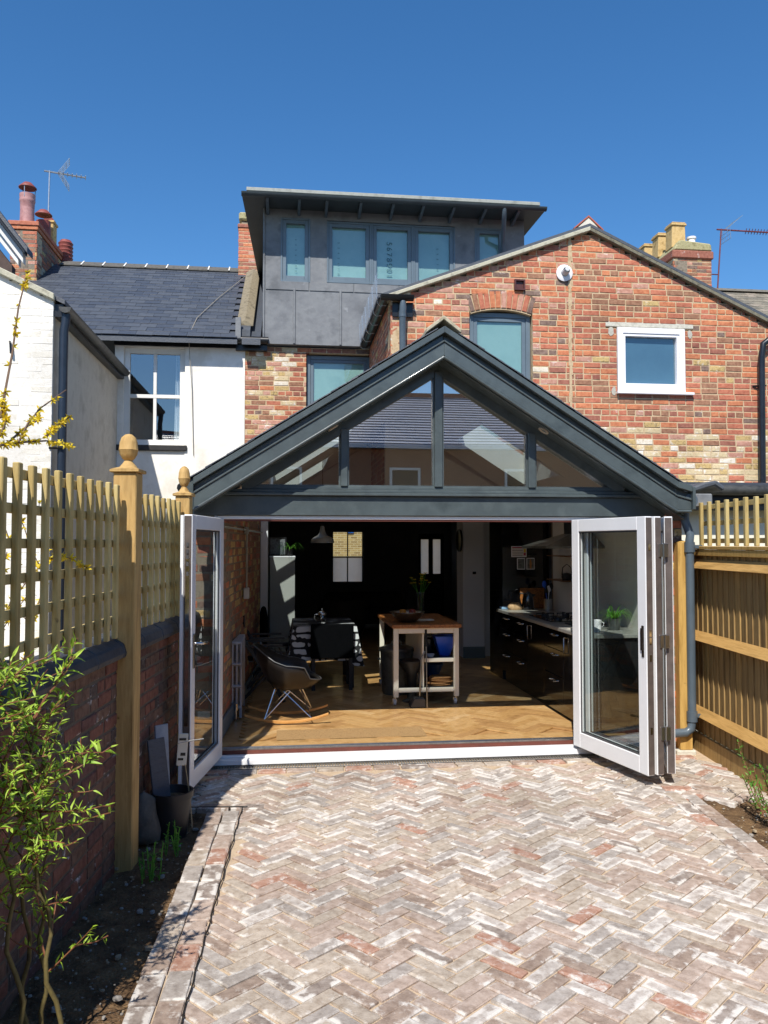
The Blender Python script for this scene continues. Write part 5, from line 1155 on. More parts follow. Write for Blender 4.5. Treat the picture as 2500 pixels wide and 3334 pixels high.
b = MB(); b.frame(FWN[0], FWN[1], FWN[2], FWN[3], 12.55, 12.62, .02); b.box(.757, .783, 12.56, 12.61, FWN[2], FWN[3]); b.box(FWN[0], FWN[1], 12.56, 12.61, 1.515, 1.55); w_ = b.build('front_window', BLACKP, rm)
b = MB(); b.add([(FWN[0], 12.6, FWN[2]), (FWN[1], 12.6, FWN[2]), (FWN[1], 12.6, 1.53), (FWN[0], 12.6, 1.53)], [(0, 1, 2, 3)]); b.build('pane', leaf_mat('frosted_film', ['#f0eee6', '#f6f4ee']), w_)
b = MB(); b.add([(FWN[0], 12.6, 1.53), (FWN[1], 12.6, 1.53), (FWN[1], 12.6, FWN[3]), (FWN[0], 12.6, FWN[3])], [(0, 1, 2, 3)]); b.build('pane', GLASS, w_)
b = MB(); dv0, dv1 = 12.52, 12.57
b.box(FDR[0], 2.555, dv0, dv1, .1, 2.1); b.box(2.745, 2.85, dv0, dv1, .1, 2.1); b.box(3.04, FDR[1], dv0, dv1, .1, 2.1)
for a, c in ((2.555, 2.745), (2.85, 3.04)): b.box(a, c, dv0, dv1, .1, 1.12); b.box(a, c, dv0, dv1, 1.96, 2.1)
dd = b.build('front_door', pmat('dark_door_paint', ['#15171b', '#1d2025'], 5, .4), rm)
for a, c in ((2.555, 2.745), (2.85, 3.04)):
    b = MB(); b.add([(a, 12.55, 1.12), (c, 12.55, 1.12), (c, 12.55, 1.96), (a, 12.55, 1.96)], [(0, 1, 2, 3)]); b.build('pane', MATS['frosted_film'], dd)
# house across the street, seen through the front window
sw = thing('street_house', 'yellow stock brick house across the street seen through the front window', 'house', (1, 21, 0), ab=True)
m, n, l, bs = nmat('stock_brickwork'); bt = n.new('ShaderNodeTexBrick'); bt.inputs['Color1'].default_value = C('#a58a55'); bt.inputs['Color2'].default_value = C('#80663c'); bt.inputs['Mortar'].default_value = C('#b8a884'); bt.inputs['Scale'].default_value = 4.4; bt.inputs['Mortar Size'].default_value = .03; bt.inputs['Row Height'].default_value = .33; bt.inputs['Brick Width'].default_value = 1.0
gm = n.new('ShaderNodeNewGeometry'); mp_ = n.new('ShaderNodeMapping'); mp_.inputs['Rotation'].default_value = (-pi / 2, 0, 0); l.new(gm.outputs['Position'], mp_.inputs[0]); l.new(mp_.outputs[0], bt.inputs[0]); l.new(bt.outputs[0], bs.inputs['Base Color']); bs.inputs['Roughness'].default_value = .9
b = MB(); b.box(-8, 10, 21, 21.4, -.2, 6); b.build('wall', m, sw)
b = MB(); b.quad((-9, 12.8, 0), (11, 12.8, 0), (11, 21, 0), (-9, 21, 0)); solo('street', b, pmat('pale_asphalt', ['#75726c', '#8a867f'], 8, .9), None, None, (0, 0, -.06), HF, kind='structure')
sg = thing('parking_sign', 'blue disabled parking sign on the brick wall across the street', 'sign', (1.52, 20.97, 2.4), ab=True)
b = MB(); b.box(1.40, 1.62, 20.95, 20.98, 2.22, 2.66); b.build('plate', pmat('sign_blue', ['#1557a8', '#1d62b8'], 4, .4), sg, bev=.004)
lettering(sg, 'P', .22, Matrix.Translation((1.51, 20.945, 2.55)) @ Matrix.Rotation(pi / 2, 4, 'X'), PVC)
b = MB(); b.tube([(1.49 + .055 * cos(a * .5 - 2.6), 20.944, 2.305 + .05 * sin(a * .5 - 2.6)) for a in range(10)], .009, 5); b.bar((1.49, 20.944, 2.4), (1.50, 20.944, 2.33), .012, .012); b.bar((1.50, 20.944, 2.33), (1.55, 20.944, 2.325), .012, .012); b.bar((1.55, 20.944, 2.325), (1.575, 20.944, 2.27), .012, .012); b.build('wheelchair_symbol', PVC, sg)
# ------------------------------------------------------------------ electrics on the brick wall
GS = pmat('galvanised_conduit', ['#8f8f88', '#a3a39b'], 9, .45, metal=.4)
cd = thing('conduit', 'surface mounted metal conduit with socket box on the bare brick wall', 'conduit', (ULW(2.2), 2.2, 1.2), ab=True)
X_ = lambda v, d=.03: ULW(v) + d + .012
b = MB(); b.tube([(X_(.3), .3, 2.0), (X_(4.1), 4.1, 2.0)], .011, 6); b.tube([(X_(2.2), 2.2, 2.0), (X_(2.2), 2.2, 1.36)], .011, 6); b.build('pipe', GS, cd, smooth=60)
b = MB(); b.box(X_(2.2) - .03, X_(2.2) + .03, 2.14, 2.26, 1.24, 1.36); b.build('socket_box', pmat('pale_grey_plastic', ''), cd, bev=.006)
b = MB(); b.box(X_(2.2) - .03, X_(2.2) + .02, 2.16, 2.24, 1.96, 2.04); b.build('junction_box', GS, cd, bev=.006)
# ------------------------------------------------------------------ radiator
IRON = pmat('cast_iron_grey', ['#a0a1a5', '#afb0b4'], 8, .5, metal=.2)
ra = thing('radiator', 'old grey cast iron column radiator along the bare brick wall', 'radiator', (-1.205, 1.3, .12))
prng = []
for k in range(9):
    b = MB(); v = k * .075
    for c in (-.042, 0, .042): b.tube([(c, v, .1), (c, v, .74)], .0125, 8)
    for z in (.1, .31, .53, .74): b.tube([(-.05, v, z), (.05, v, z)], .02, 8)
    if k in (0, 8): b.box(-.055, -.03, v - .015, v + .015, 0, .1); b.box(.03, .055, v - .015, v + .015, 0, .1)
    b.tube([(0, v - .037, .74), (0, v + .037, .74)], .016, 8); b.build('column_section', IRON, ra, smooth=50)
b = MB(); b.tube([(.0, -.03, .1), (.0, -.08, .1), (.0, -.085, .0)], .012, 8); b.lathe([(.02, 0), (.02, .06), (.001, .065)], (0, -.085, .09), 10); b.build('valve', CHROME, ra, smooth=50)
b = MB(); b.tube([(-.02, 1.0, .86), (.03, 1.0, .86)], .07, 14); b.build('pipe_boss', BLACKP, ra, smooth=40)
b = MB(); b.prism([(X_(.2, 0), .2), (X_(.2, .018), .2), (X_(4.2, .018), 4.2), (X_(4.2, 0), 4.2)], 'z', .12, .27); solo('skirting_board', b, MATS['blue_grey_skirting'], 'blue grey skirting board along the bare brick wall', 'skirting', (X_(.2), .2, .12), ab=True, bev=.002)
# ------------------------------------------------------------------ rocking chair
rk = thing('rocking_chair', 'dark moulded shell rocking chair with wire base and wooden rockers', 'chair', (-.70, 1.13, .12), rz=R(-2))
b = MB(); N1, N2 = 9, 32
for i in range(N1 + 1):
    t = i / N1
    for j in range(N2):
        f = 2 * pi * j / N2; cx = cos(f); back = max(0, -cx)
        rim = .45 + .12 * abs(sin(f)) ** 1.4 * (1 if cx > -.3 else .9) + .29 * back ** 1.6
        if cx > .6: rim = .40 + (1 - cx) * .12
        x = (.27 + .06 * (cx > 0) * cx + .07 * back * t) * cx * t ** .75; y = (.29 + .03 * t) * sin(f) * t ** .75
        b.v.append((x, y, .30 + (rim - .30) * t ** 2.7))
for i in range(N1):
    for j in range(N2): b.f.append((i * N2 + j, i * N2 + (j + 1) % N2, (i + 1) * N2 + (j + 1) % N2, (i + 1) * N2 + j)); b.m.append(0)
sh = b.build('shell', pmat('dark_shell', ['#151210', '#1d1917'], 6, .42), rk, smooth=80)
sm = sh.modifiers.new('thickness', 'SOLIDIFY'); sm.thickness = .009
b = MB()
for j in range(N2 + 1): pass
rp = [Vector(sh.data.vertices[N1 * N2 + j % N2].co) for j in range(N2 + 1)]
b.tube(rp, .0065, 6); b.build('rim', pmat('grey_rim', ['#4a4d50', '#585b5e'], 6, .3), rk, smooth=60)
for s_ in (-1, 1):
    b = MB(); pl = [(-.40 + .8 * k / 12, .012 + .075 * ((k - 6) / 6) ** 2) for k in range(13)]; pl2 = [(x, z + .022 + .006 * (1 - abs(x) / .4)) for x, z in pl][::-1]; b.prism(pl + pl2, 'y', s_ * .215 - .014, s_ * .215 + .014); b.build('rocker', pmat('beech', ['#b07b3e', '#c79352', '#a06c32'], 8, .5, mp=(.5, 3, 3)), rk, bev=.003)
b = MB()
for s_ in (-1, 1):
    for x0, x1 in ((-.21, -.12), (.24, .13)):
        b.tube([(x0, s_ * .215, .055), (x1, s_ * .10, .315)], .006, 6); b.tube([(x0, s_ * .215, .055), (-x1 * .25, s_ * .13, .30)], .005, 6); b.tube([(x0, s_ * .215, .055), (x1 * .9, -s_ * .05, .305)], .005, 6)
b.build('wire_base', CHROME, rk, smooth=60)
# ------------------------------------------------------------------ dining table, cloth, chairs
DKW = pmat('black_wood', ['#0f1012', '#1a1b1e'], 7, .5)
tb_ = thing('dining_table', 'dining table hidden under a patterned black and white cloth', 'table', (-.25, 3.3, .12))
b = MB(); b.box(-.37, .37, -.5, .62, .70, .735); b.build('tabletop', DKW, tb_, bev=.004)
for x in (-.32, .32):
    for y in (-.44, .56): b = MB(); b.box(x - .03, x + .03, y - .03, y + .03, 0, .70); b.build('leg', DKW, tb_)
m, n, l, bs = nmat('patterned_cloth'); gm = n.new('ShaderNodeNewGeometry'); wv = n.new('ShaderNodeTexWave'); wv.wave_type = 'BANDS'; wv.bands_direction = 'Z'; wv.inputs['Scale'].default_value = 3.6; wv.inputs['Distortion'].default_value = 1.2
vo = n.new('ShaderNodeTexWave'); vo.wave_type = 'RINGS'; vo.inputs['Scale'].default_value = 6; vo.inputs['Distortion'].default_value = 7; l.new(gm.outputs['Position'], wv.inputs[0]); l.new(gm.outputs['Position'], vo.inputs[0])
cr = n.new('ShaderNodeValToRGB'); cr.color_ramp.elements[0].position = .42; cr.color_ramp.elements[1].position = .5; ad = n.new('ShaderNodeMath'); ad.operation = 'MULTIPLY'; l.new(wv.outputs['Fac'], ad.inputs[0]); l.new(vo.outputs['Fac'], ad.inputs[1])
cr.color_ramp.elements[0].color = C('#17181b'); cr.color_ramp.elements[1].color = C('#c9cccd'); cr.color_ramp.elements[0].position = .12; cr.color_ramp.elements[1].position = .2
l.new(ad.outputs[0], cr.inputs[0]); l.new(cr.outputs[0], bs.inputs['Base Color']); bs.inputs['Roughness'].default_value = .85
CLOTH = m
b = MB(); hw, y0, y1 = .38, -.51, .63; zt = .742; ring = []
for k in range(64):
    t = k / 64 * 4; e = int(t); f = t - e
    ring.append(((-hw + 2 * hw * f, y0), (hw, y0 + (y1 - y0) * f), (hw - 2 * hw * f, y1), (-hw, y1 - (y1 - y0) * f))[e])
b.v += [(x, y, zt) for x, y in ring]
for q in range(1, 5):
    for k, (x, y) in enumerate(ring):
        cx, cy = x, y - (y0 + y1) / 2; nrm = Vector((cx / .38, cy / .57, 0)); nrm = nrm.normalized(); out = .012 * q + .03 * q / 4 * sin(k * 1.2) + (.06 * q / 4 if abs(abs(cx) - hw) < .02 and abs(abs(cy) - .57) < .05 else 0)
        b.v.append((x + nrm.x * out, y + nrm.y * out, zt - .1 * q - (.07 * q / 4 if abs(abs(cx) - hw) < .05 and abs(abs(cy) - .57) < .09 else 0)))
b.f.append(tuple(range(64))); b.m.append(0)
for q in range(4):
    for k in range(64): b.f.append((q * 64 + k, (q + 1) * 64 + k, (q + 1) * 64 + (k + 1) % 64, q * 64 + (k + 1) % 64)); b.m.append(0)
solo('tablecloth', b, CLOTH, 'black and white scroll patterned cloth draped over the dining table', 'tablecloth', (-.25, 3.3, .12), smooth=70)
def dchair(label, u, v, rz, wood=DKW, back=.78):
    t = thing('dining_chair', label, 'chair', (u, v, .12), rz=rz)
    b = MB(); b.box(-.24, .24, -.22, .22, .40, .46); b.build('seat', wood, t, bev=.01)
    b = MB(); b.box(-.255, .255, -.255, -.215, .37, back); b.build('backrest', pmat('black_fabric', ['#07080a', '#0b0c0f'], 30, .95, .2, 120, spec=.05), t, bev=.012)
    for x in (-.22, .22):
        for y in (-.23, .2): b = MB(); b.box(x - .02, x + .02, y - .02, y + .02, 0, .40); b.build('leg', wood, t)
    return t
dchair('black upholstered dining chair with its back to the doors at the table end', -.17, 2.93, 0)
ch2 = thing('dining_chair', 'black chair with curved padded back on the far side by the white cabinet', 'chair', (-.78, 3.75, .12), rz=R(-80))
b = MB(); b.box(-.22, .22, -.22, .22, .42, .47); b.build('seat', DKW, ch2, bev=.01)
b = MB(); pr = [(-.2, .47)] + [(-.2 + .4 * k / 8, .8 + .12 * sin(pi * k / 8)) for k in range(9)] + [(.2, .47)]; b.prism(pr, 'y', -.25, -.2); b.build('backrest', MATS['black_fabric'], ch2, bev=.015)
for x in (-.2, .2):
    for y in (-.2, .2): b = MB(); b.tube([(x, y, 0), (x, y, .42)], .013, 8); b.build('leg', CHROME, ch2)
# folding garden chairs with blue cloth
fc0 = None
NAVY = pmat('navy_canvas', ['#16223f', '#1e2d50'], 12, .9); DKS = pmat('dark_slat_wood', ['#1e2225', '#2b3034'], 8, .5)
for (u, v, lab) in ((-.97, 2.25, 'dark slatted folding chair with a navy cloth thrown over its back, beside the radiator'), (-.95, 2.95, 'dark slatted folding chair standing behind the one with the navy cloth')):
    t = thing('folding_chair', lab, 'chair', (u, v, .12), rz=R(-85), group=None)
    for x in (-.22, .22):
        b = MB(); b.bar((x, -.34, .86), (x, .22, .0), .025, .035); b.build('back_leg', DKS, t, bev=.003); b = MB(); b.bar((x * .9, .18, .45), (x * .9, -.26, .0), .022, .03); b.build('front_leg', DKS, t, bev=.003)
        b = MB(); b.bar((x * 1.05, -.22, .62), (x * 1.05, .2, .62), .04, .022); b.build('armrest', DKS, t, bev=.003)
    for k in range(6): b = MB(); y = .2 - k * .068; b.box(-.2, .2, y - .025, y + .025, .44, .455); b.build('seat_slat', DKS, t)
    for k in range(5): z = .52 + k * .075; y = -.12 - (z - .52) * .65; b = MB(); b.box(-.21, .21, y - .008, y + .008, z - .028, z + .028); b.build('back_slat', DKS, t)
    if v < 2.5:
        b = MB(); b.add([(-.17, -.10, .46), (.19, -.09, .48), (.2, -.37, .9), (-.16, -.36, .88), (-.15, -.42, .84), (.2, -.43, .82), (.17, -.36, .55), (-.14, -.35, .56)], [(0, 1, 2, 3), (3, 2, 5, 4), (4, 5, 6, 7)])
        solo('navy_cloth', b, NAVY, 'navy cloth thrown over the back of the folding chair', 'cloth', (u, v, .12), rz=R(-85))
# cafetiere on the table
cf = thing('coffee_press', 'glass and chrome coffee press standing on the patterned cloth', 'coffee press', (-.27, 3.15, .864))
b = MB(); b.lathe([(.001, 0), (.05, 0), (.05, .11), (.045, .12)], (0, 0, 0), 20); b.build('beaker', glassmat('press_glass', (.75, .8, .8), .12), cf, smooth=40)
b = MB(); b.lathe([(.053, 0), (.053, .02), (.05, .02)], (0, 0, 0), 20); b.lathe([(.054, .105), (.056, .125), (.05, .135), (.03, .15), (.008, .155), (.008, .17), (.013, .178), (.001, .186)], (0, 0, 0), 20); b.tube([(-.052, 0, .115), (-.09, 0, .11), (-.095, 0, .06), (-.055, 0, .02)], .006, 6); b.build('lid_and_handle', CHROME, cf, smooth=40)
# ------------------------------------------------------------------ white cabinet with plant
cb_ = thing('white_cabinet', 'tall white cabinet side with a trailing plant on top, beyond the table', 'cabinet', (-.765, 4.75, .12))
b = MB(); b.box(-.175, .175, -.22, .22, .0, 1.54); b.build('carcass', pmat('grey_cabinet_paint', ['#8d918d', '#979b97'], 3, .6), cb_, bev=.003); b = MB(); b.box(-.178, .178, -.225, .222, 1.541, 1.556); b.build('top', PLASTER, cb_)
sp = thing('spider_plant', 'spider plant trailing from a pot on the tall white cabinet', 'plant', (-.66, 4.62, 1.677))
b = MB(); b.lathe([(.001, 0), (.04, 0), (.055, .1), (.05, .1), (.001, .09)], (0, 0, 0), 14); b.build('pot', BLACKP, sp, smooth=40)
def blades(t, n_, L, r, mats, z=.09, w=.014):
    b = MB()
    for k in range(n_):
        a = r.uniform(0, 6.28); l_ = L * r.uniform(.5, 1.1); h = r.uniform(.3, .9); pts = [Vector((cos(a) * l_ * s_ / 6 * (1 if s_ < 9 else 1), sin(a) * l_ * s_ / 6, z + l_ * (h * sin(s_ / 6 * 2.4) * .6 - .25 * (s_ / 6) ** 3))) for s_ in range(7)]; sd_ = Vector((-sin(a), cos(a), 0)); q = len(b.v)
        for s_, p in enumerate(pts): ww = w * (1 - s_ / 6.3) * .5; b.v += [tuple(p + sd_ * ww), tuple(p - sd_ * ww)]
        for s_ in range(6): b.f.append((q + 2 * s_, q + 2 * s_ + 1, q + 2 * s_ + 3, q + 2 * s_ + 2)); b.m.append(r.randrange(len(mats)))
    o = b.build('leaves', mats, t, smooth=80); o['kind'] = 'stuff'
blades(sp, 26, .24, random.Random(3), GLF)
b = MB(); b.lathe([(.001, 0), (.035, 0), (.035, .12), (.018, .17), (.018, .2), (.001, .2)], (0, 0, 0), 14); solo('glass_bottle', b, glassmat('press_glass'), 'clear glass bottle on the tall white cabinet', 'bottle', (-.78, 4.6, 1.677), smooth=40)
pf = thing('picture_frame', 'dark framed picture leaning on top of the white cabinet', 'picture', (-.85, 4.8, 1.677)); b = MB(); b.frame(-.11, .14, 0, .27, -.01, .01, .02); b.build('frame', BLACKP, pf); b = MB(); b.box(-.09, .12, -.002, .002, .02, .25); b.build('print', pmat('dim_print', ['#3c4146', '#6a6f73', '#24282c'], 14, .6), pf)
# ------------------------------------------------------------------ pendant lamp
pn = thing('pendant_lamp', 'bell shaped grey enamel pendant lamp hanging over the table', 'lamp', (-.28, 2.9, 1.86))
b = MB(); b.lathe([(.0, .205), (.02, .205), (.024, .19), (.034, .13), (.055, .095), (.105, .07), (.135, .045), (.143, 0), (.137, 0), (.128, .04), (.1, .062), (.05, .085), (.02, .18)], (0, 0, 0), 28); b.build('shade', pmat('grey_enamel', ['#6f7370', '#7b7f7c'], 3, .25, coat=.4), pn, smooth=50)
b = MB(); b.tube([(0, 0, .2), (0, 0, 1.0)], .004, 6); b.build('cord', BLACKP, pn)
b = MB(); b.lathe([(.001, -.01), (.03, .02), (.02, .07), (.001, .08)], (0, 0, .02), 12); b.build('bulb', PVC, pn, smooth=60)
# ------------------------------------------------------------------ kitchen trolley
CREAMW = pmat('cream_painted_wood', ['#dcd5c4', '#e6dfce'], 3, .5); BUT = pmat('butcher_block', ['#8a5426', '#a86c36', '#754319', '#b67b42'], 3, .45, .1, 50, mp=(9, .8, 9))
tl = thing('kitchen_trolley', 'cream kitchen trolley on castors with butcher block top and steel shelves', 'trolley', (.80, 2.3, .12))
x0, x1, y0, y1 = -.37, .345, -.60, .72
b = MB(); b.box(x0 - .02, x1 + .025, y0 - .03, y1 + .03, .825, .862); b.build('worktop', BUT, tl, bev=.004)
for x in (x0, x1 - .055):
    for y in (y0, y1 - .055): b = MB(); b.box(x, x + .055, y, y + .055, .085, .824); b.build('leg', CREAMW, tl, bev=.004)
for y in (y0 + .008, y1 - .045):
    b = MB(); b.box(x0 + .056, x1 - .056, y, y + .035, .765, .823); b.build('top_rail', CREAMW, tl, bev=.003); b = MB(); b.box(x0 + .056, x1 - .056, y, y + .035, .135, .18); b.build('bottom_rail', CREAMW, tl, bev=.003)
b = MB(); b.box(-.03, x1 - .056, y0 + .008, y0 + .04, .455, .495); b.build('shelf_rail', CREAMW, tl, bev=.003)
DST = pmat('dark_steel_shelf', ['#3f4145', '#4b4d51'], 9, .35, metal=.6)
b = MB(); b.box(-.03, x1 - .03, y0 + .041, y1 - .06, .475, .49); b.build('shelf', DST, tl); b = MB(); b.box(-.03, x1 - .03, y0 + .041, y1 - .06, .165, .178); b.build('shelf', DST, tl)
b = MB(); b.box(-.05, -.032, y0 + .05, y1 - .06, .18, .76); b.build('divider', CREAMW, tl)
for x in (x0 + .027, x1 - .028):
    for y in (y0 + .027, y1 - .028):
        b = MB(); b.tube([(x - .012 - .014, y, .033), (x - .012 + .014, y, .033)], .033, 14); c_ = b.build('castor', pmat('pale_grey_plastic', ''), tl, smooth=40); b = MB(); b.tube([(x, y, .084), (x, y, .06)], .012, 8); b.box(x - .035, x + .012, y - .004, y + .004, .03, .07); b.build('castor_fork', STEEL, c_)
def bowl(name, lab, cat, loc, prof, mat, n_=28, rz=0): 
    b = MB(); b.lathe(prof, (0, 0, 0), n_); return solo(name, b, mat, lab, cat, loc, rz=rz, smooth=40)
HAM = pmat('hammered_steel', ['#8b8782', '#a39e98'], 20, .25, .5, 60, metal=1)
bowl('steel_bowl', 'large steel fruit bowl on the trolley worktop', 'bowl', (.62, 1.98, .983), [(.001, 0), (.085, 0), (.15, .05), (.178, .105), (.20, .112), (.20, .117), (.17, .11), (.14, .055), (.08, .01), (.001, .008)], HAM)
for k, (dx, dy, col, lab) in enumerate(((-.05, .0, '#c07a1c', 'orange fruit in the steel bowl'), (.06, .02, '#8a2c1a', 'dark red fruit in the steel bowl'))):
    b = MB(); b.lathe([(.001, 0), (.03, .01), (.042, .04), (.034, .072), (.001, .08)], (0, 0, 0), 14); solo('fruit', b, pmat('fruit_%d' % k, [col, col], 9, .4), lab, 'fruit', (.62 + dx, 1.98 + dy, 1.045), smooth=60)
vz = thing('flower_vase', 'glass vase of yellow daffodils on the far end of the trolley', 'vase', (.93, 2.93, .983))
b = MB(); b.lathe([(.001, 0), (.035, 0), (.04, .02), (.045, .2), (.055, .27), (.052, .27), (.042, .2), (.001, .02)], (0, 0, 0), 16); b.build('glass', glassmat('press_glass'), vz, smooth=40)
st = MB(); fl_ = MB(); r = random.Random(9)
for k in range(15):
    a = r.uniform(0, 6.28); q = r.uniform(.03, .13); p = Vector((cos(a) * q, sin(a) * q, r.uniform(.36, .5))); st.tube([(cos(a) * .01, sin(a) * .01, .02), (cos(a) * .03, sin(a) * .03, .25), tuple(p)], .004, 5)
    for j in range(6): leaf(fl_, p, Vector((cos(j * 1.05), sin(j * 1.05), .3)), Vector((0, 0, 1)), .034, .02, r.randrange(2), -.1)
st.build('stalks', GLF[0], vz); fl_.build('daffodil_heads', FY, vz)
b = MB(); b.box(-.1, .1, -.07, .07, 0, .004); b.box(-.06, .1, -.05, .07, .005, .01); solo('letters', b, pmat('white_card', ''), 'loose white papers beside the steel bowl on the trolley', 'paper', (.84, 2.15, .983), rz=.2)
BLUE = pmat('blue_plastic', ['#1450c4', '#1c5cd2'], 3, .35)
sq = lambda: [(.001, 0), (.07, 0), (.08, .01), (.165, .21), (.172, .21), (.172, .218), (.16, .215), (.07, .015), (.001, .012)]
b = MB(); b.lathe(sq(), (0, 0, 0), 4); solo('blue_bowl', b, BLUE, 'square blue plastic bowl on the upper shelf of the trolley', 'bowl', (1.035, 1.98, .611), rz=pi / 4, smooth=20)
b = MB(); b.lathe([(.001, 0), (.08, 0), (.15, .17), (.145, .17), (.07, .01), (.001, .01)], (0, 0, 0), 22); solo('blue_bowl', b, pmat('dark_blue_plastic', ['#12407a', '#174a8a'], 3, .35), 'round dark blue bowl at the back of the lower trolley shelf', 'bowl', (.95, 2.35, .30), smooth=40)
bowl('ramekin', 'small white dish on the upper trolley shelf beside the blue bowl', 'dish', (.86, 1.86, .611), [(.001, 0), (.03, 0), (.045, .025), (.048, .03), (.042, .03), (.001, .008)], PVC, 18)
b = MB(); b.lathe([(.001, 0), (.11, 0), (.12, .03), (.12, .16), (.1, .17), (.001, .17)], (0, 0, 0), 20); solo('cooking_pot', b, pmat('black_enamel', ['#121315', '#1b1c1f'], 4, .25), 'black enamel cooking pot behind the blue bowl on the upper shelf', 'pot', (.90, 2.25, .611), smooth=40)
WICK = pmat('seagrass_weave', ['#8a5c34', '#a87848', '#73491f'], 30, .85, .6, 120)
for k in range(6):
    b = MB(); R_ = .115 + .012 * (k < 2); b.lathe([(.001, 0), (R_ - .01, 0), (R_, .007), (R_ - .01, .015), (.001, .015)], (0, 0, 0), 26, 0, 1.15, 1); solo('woven_mat', b, WICK, ['lowest', 'second lowest', 'third lowest', 'fourth lowest', 'second highest', 'topmost'][k] + ' round woven mat of the stack on the lower trolley shelf', 'table mat', (.985 + random.Random(k).uniform(-.015, .015) - .03 * (k < 2), 1.93, .299 + k * .0155), group='stack of woven mats', smooth=40)
# bin, dustpan
bn = thing('dustbin', 'ribbed galvanised dustbin with lid beside the trolley', 'bin', (.56, 2.42, .12))
GALV = pmat('dull_zinc', ['#5d615f', '#737775', '#4d5150'], 6, .35, metal=.7)
b = MB(); n_ = 48; k0 = len(b.v)
for z, rr in ((0, .155), (.03, .16), (.25, .175), (.5, .19)):
    for j in range(n_): q = rr + (.005 if (j % 3 == 0 and .02 < z < .45) else 0); b.v.append((q * cos(2 * pi * j / n_), q * sin(2 * pi * j / n_), z))
for i in range(3):
    for j in range(n_): b.f.append((i * n_ + j, i * n_ + (j + 1) % n_, (i + 1) * n_ + (j + 1) % n_, (i + 1) * n_ + j)); b.m.append(0)
b.build('body', GALV, bn, smooth=25)
b = MB(); b.lathe([(.205, .49), (.21, .5), (.205, .525), (.19, .53), (.12, .555), (.001, .57)], (0, 0, 0), 32); ld = b.build('lid', GALV, bn, smooth=40)
b = MB(); b.tube([(-.06, 0, .565), (-.05, 0, .6), (.05, 0, .6), (.06, 0, .565)], .008, 6); b.build('lid_handle', GALV, ld, smooth=60)
for s_ in (-1, 1): b = MB(); b.tube([(s_ * .185, -.05, .4), (s_ * .215, -.04, .4), (s_ * .215, .04, .4), (s_ * .185, .05, .4)], .007, 6); b.build('side_handle', GALV, bn, smooth=60)
b = MB(); b.lathe([(.001, 0), (.11, 0), (.05, .03), (.06, .3), (.15, .42), (.15, .45), (.001, .45)], (0, 0, 0), 20); solo('step_stool', b, DKW, 'small dark waisted stool beneath the trolley rail', 'stool', (.66, 1.92, .12), smooth=40)
dpn = thing('dustpan', 'long handled grey dustpan and brush leaning on the trolley front', 'dustpan', (.73, 1.60, .12))
b = MB(); b.prism([(-.14, .0), (.02, .0), (.02, .09), (0, .1), (-.1, .1), (-.14, .02)], 'y', -.06, .1); b.build('pan', pmat('dark_grey_plastic', ['#3a3836', '#484644'], 6, .5), dpn, bev=.008)
b = MB(); b.tube([(-.03, .04, .08), (-.01, .04, .5), (.03, .05, .58)], .009, 8); b.build('pan_handle', STEEL, dpn, smooth=60)
b = MB(); b.tube([(.035, -.06, .0), (.03, -.03, .78)], .0085, 8); b.build('brush_handle', STEEL, dpn, smooth=60); b = MB(); b.tube([(.03, -.032, .64), (.029, -.027, .82)], .0125, 8); b.build('grip', BLACKP, dpn, smooth=60)
# ------------------------------------------------------------------ kitchen run on the right
kt = thing('kitchen_units', 'run of glossy black kitchen drawers with pale worktop along the right wall', 'kitchen units', (2.3, .2, .12), ab=True)
BG = pmat('black_gloss', ['#08080a', '#0e0e11'], 3, .08, spec=.6, coat=.5)
b = MB(); b.box(2.02, 2.64, .2, 3.19, .26, .985); b.build('carcass', DKW, kt); b = MB(); b.box(2.06, 2.64, .2, 3.19, .12, .26); b.build('plinth', BG, kt)
vs_ = [.2, .8, 1.4, 2.0, 2.6, 3.19]
for i, (a, c) in enumerate(zip(vs_, vs_[1:])):
    rows = [(.27, .52), (.525, .78), (.785, .98)] if i in (1, 3, 4) else [(.27, .98)]
    for (z0, z1) in rows:
        b = MB(); b.box(1.998, 2.019, a + .002, c - .002, z0, z1); f_ = b.build('drawer_front' if len(rows) > 1 else 'cupboard_door', BG, kt, bev=.002)
        b = MB(); m_ = (a + c) / 2
        if len(rows) > 1: b.tube([(1.997, m_ - .07, z1 - .06), (1.972, m_ - .07, z1 - .06), (1.972, m_ + .07, z1 - .06), (1.997, m_ + .07, z1 - .06)], .006, 6)
        else: b.tube([(1.997, c - .08, .78), (1.975, c - .08, .78), (1.975, c - .08, .93), (1.997, c - .08, .93)], .006, 6)
        b.build('handle', CHROME, f_, smooth=60)
b = MB(); b.box(1.96, 2.645, .17, 3.195, .986, 1.022); b.build('worktop', pmat('grey_worktop', ['#83827c', '#93928c', '#76756f'], 30, .35), kt, bev=.004)
hb = thing('gas_hob', 'black gas hob with cast iron pan supports on the pale worktop', 'hob', (2.32, 1.75, 1.023)); b = MB(); b.box(-.26, .25, -.38, .38, 0, .008); b.build('glass_plate', BG, hb, bev=.002)
for k, (x, y) in enumerate(((-.12, -.22), (.12, -.22), (-.12, .22), (.12, .22))):
    b = MB(); b.lathe([(.001, .03), (.04, .03), (.045, .008)], (x, y, 0), 14); b.build('burner', DKW, hb, smooth=40)
    b = MB(); 
    for a in range(4): b.bar((x + .1 * cos(a * pi / 2), y + .1 * sin(a * pi / 2), .04), (x + .02 * cos(a * pi / 2), y + .02 * sin(a * pi / 2), .04), .008, .012); b.bar((x + .1 * cos(a * pi / 2), y + .1 * sin(a * pi / 2), .008), (x + .1 * cos(a * pi / 2), y + .1 * sin(a * pi / 2), .046), .008, .008)
    b.build('pan_support', DKW, hb)
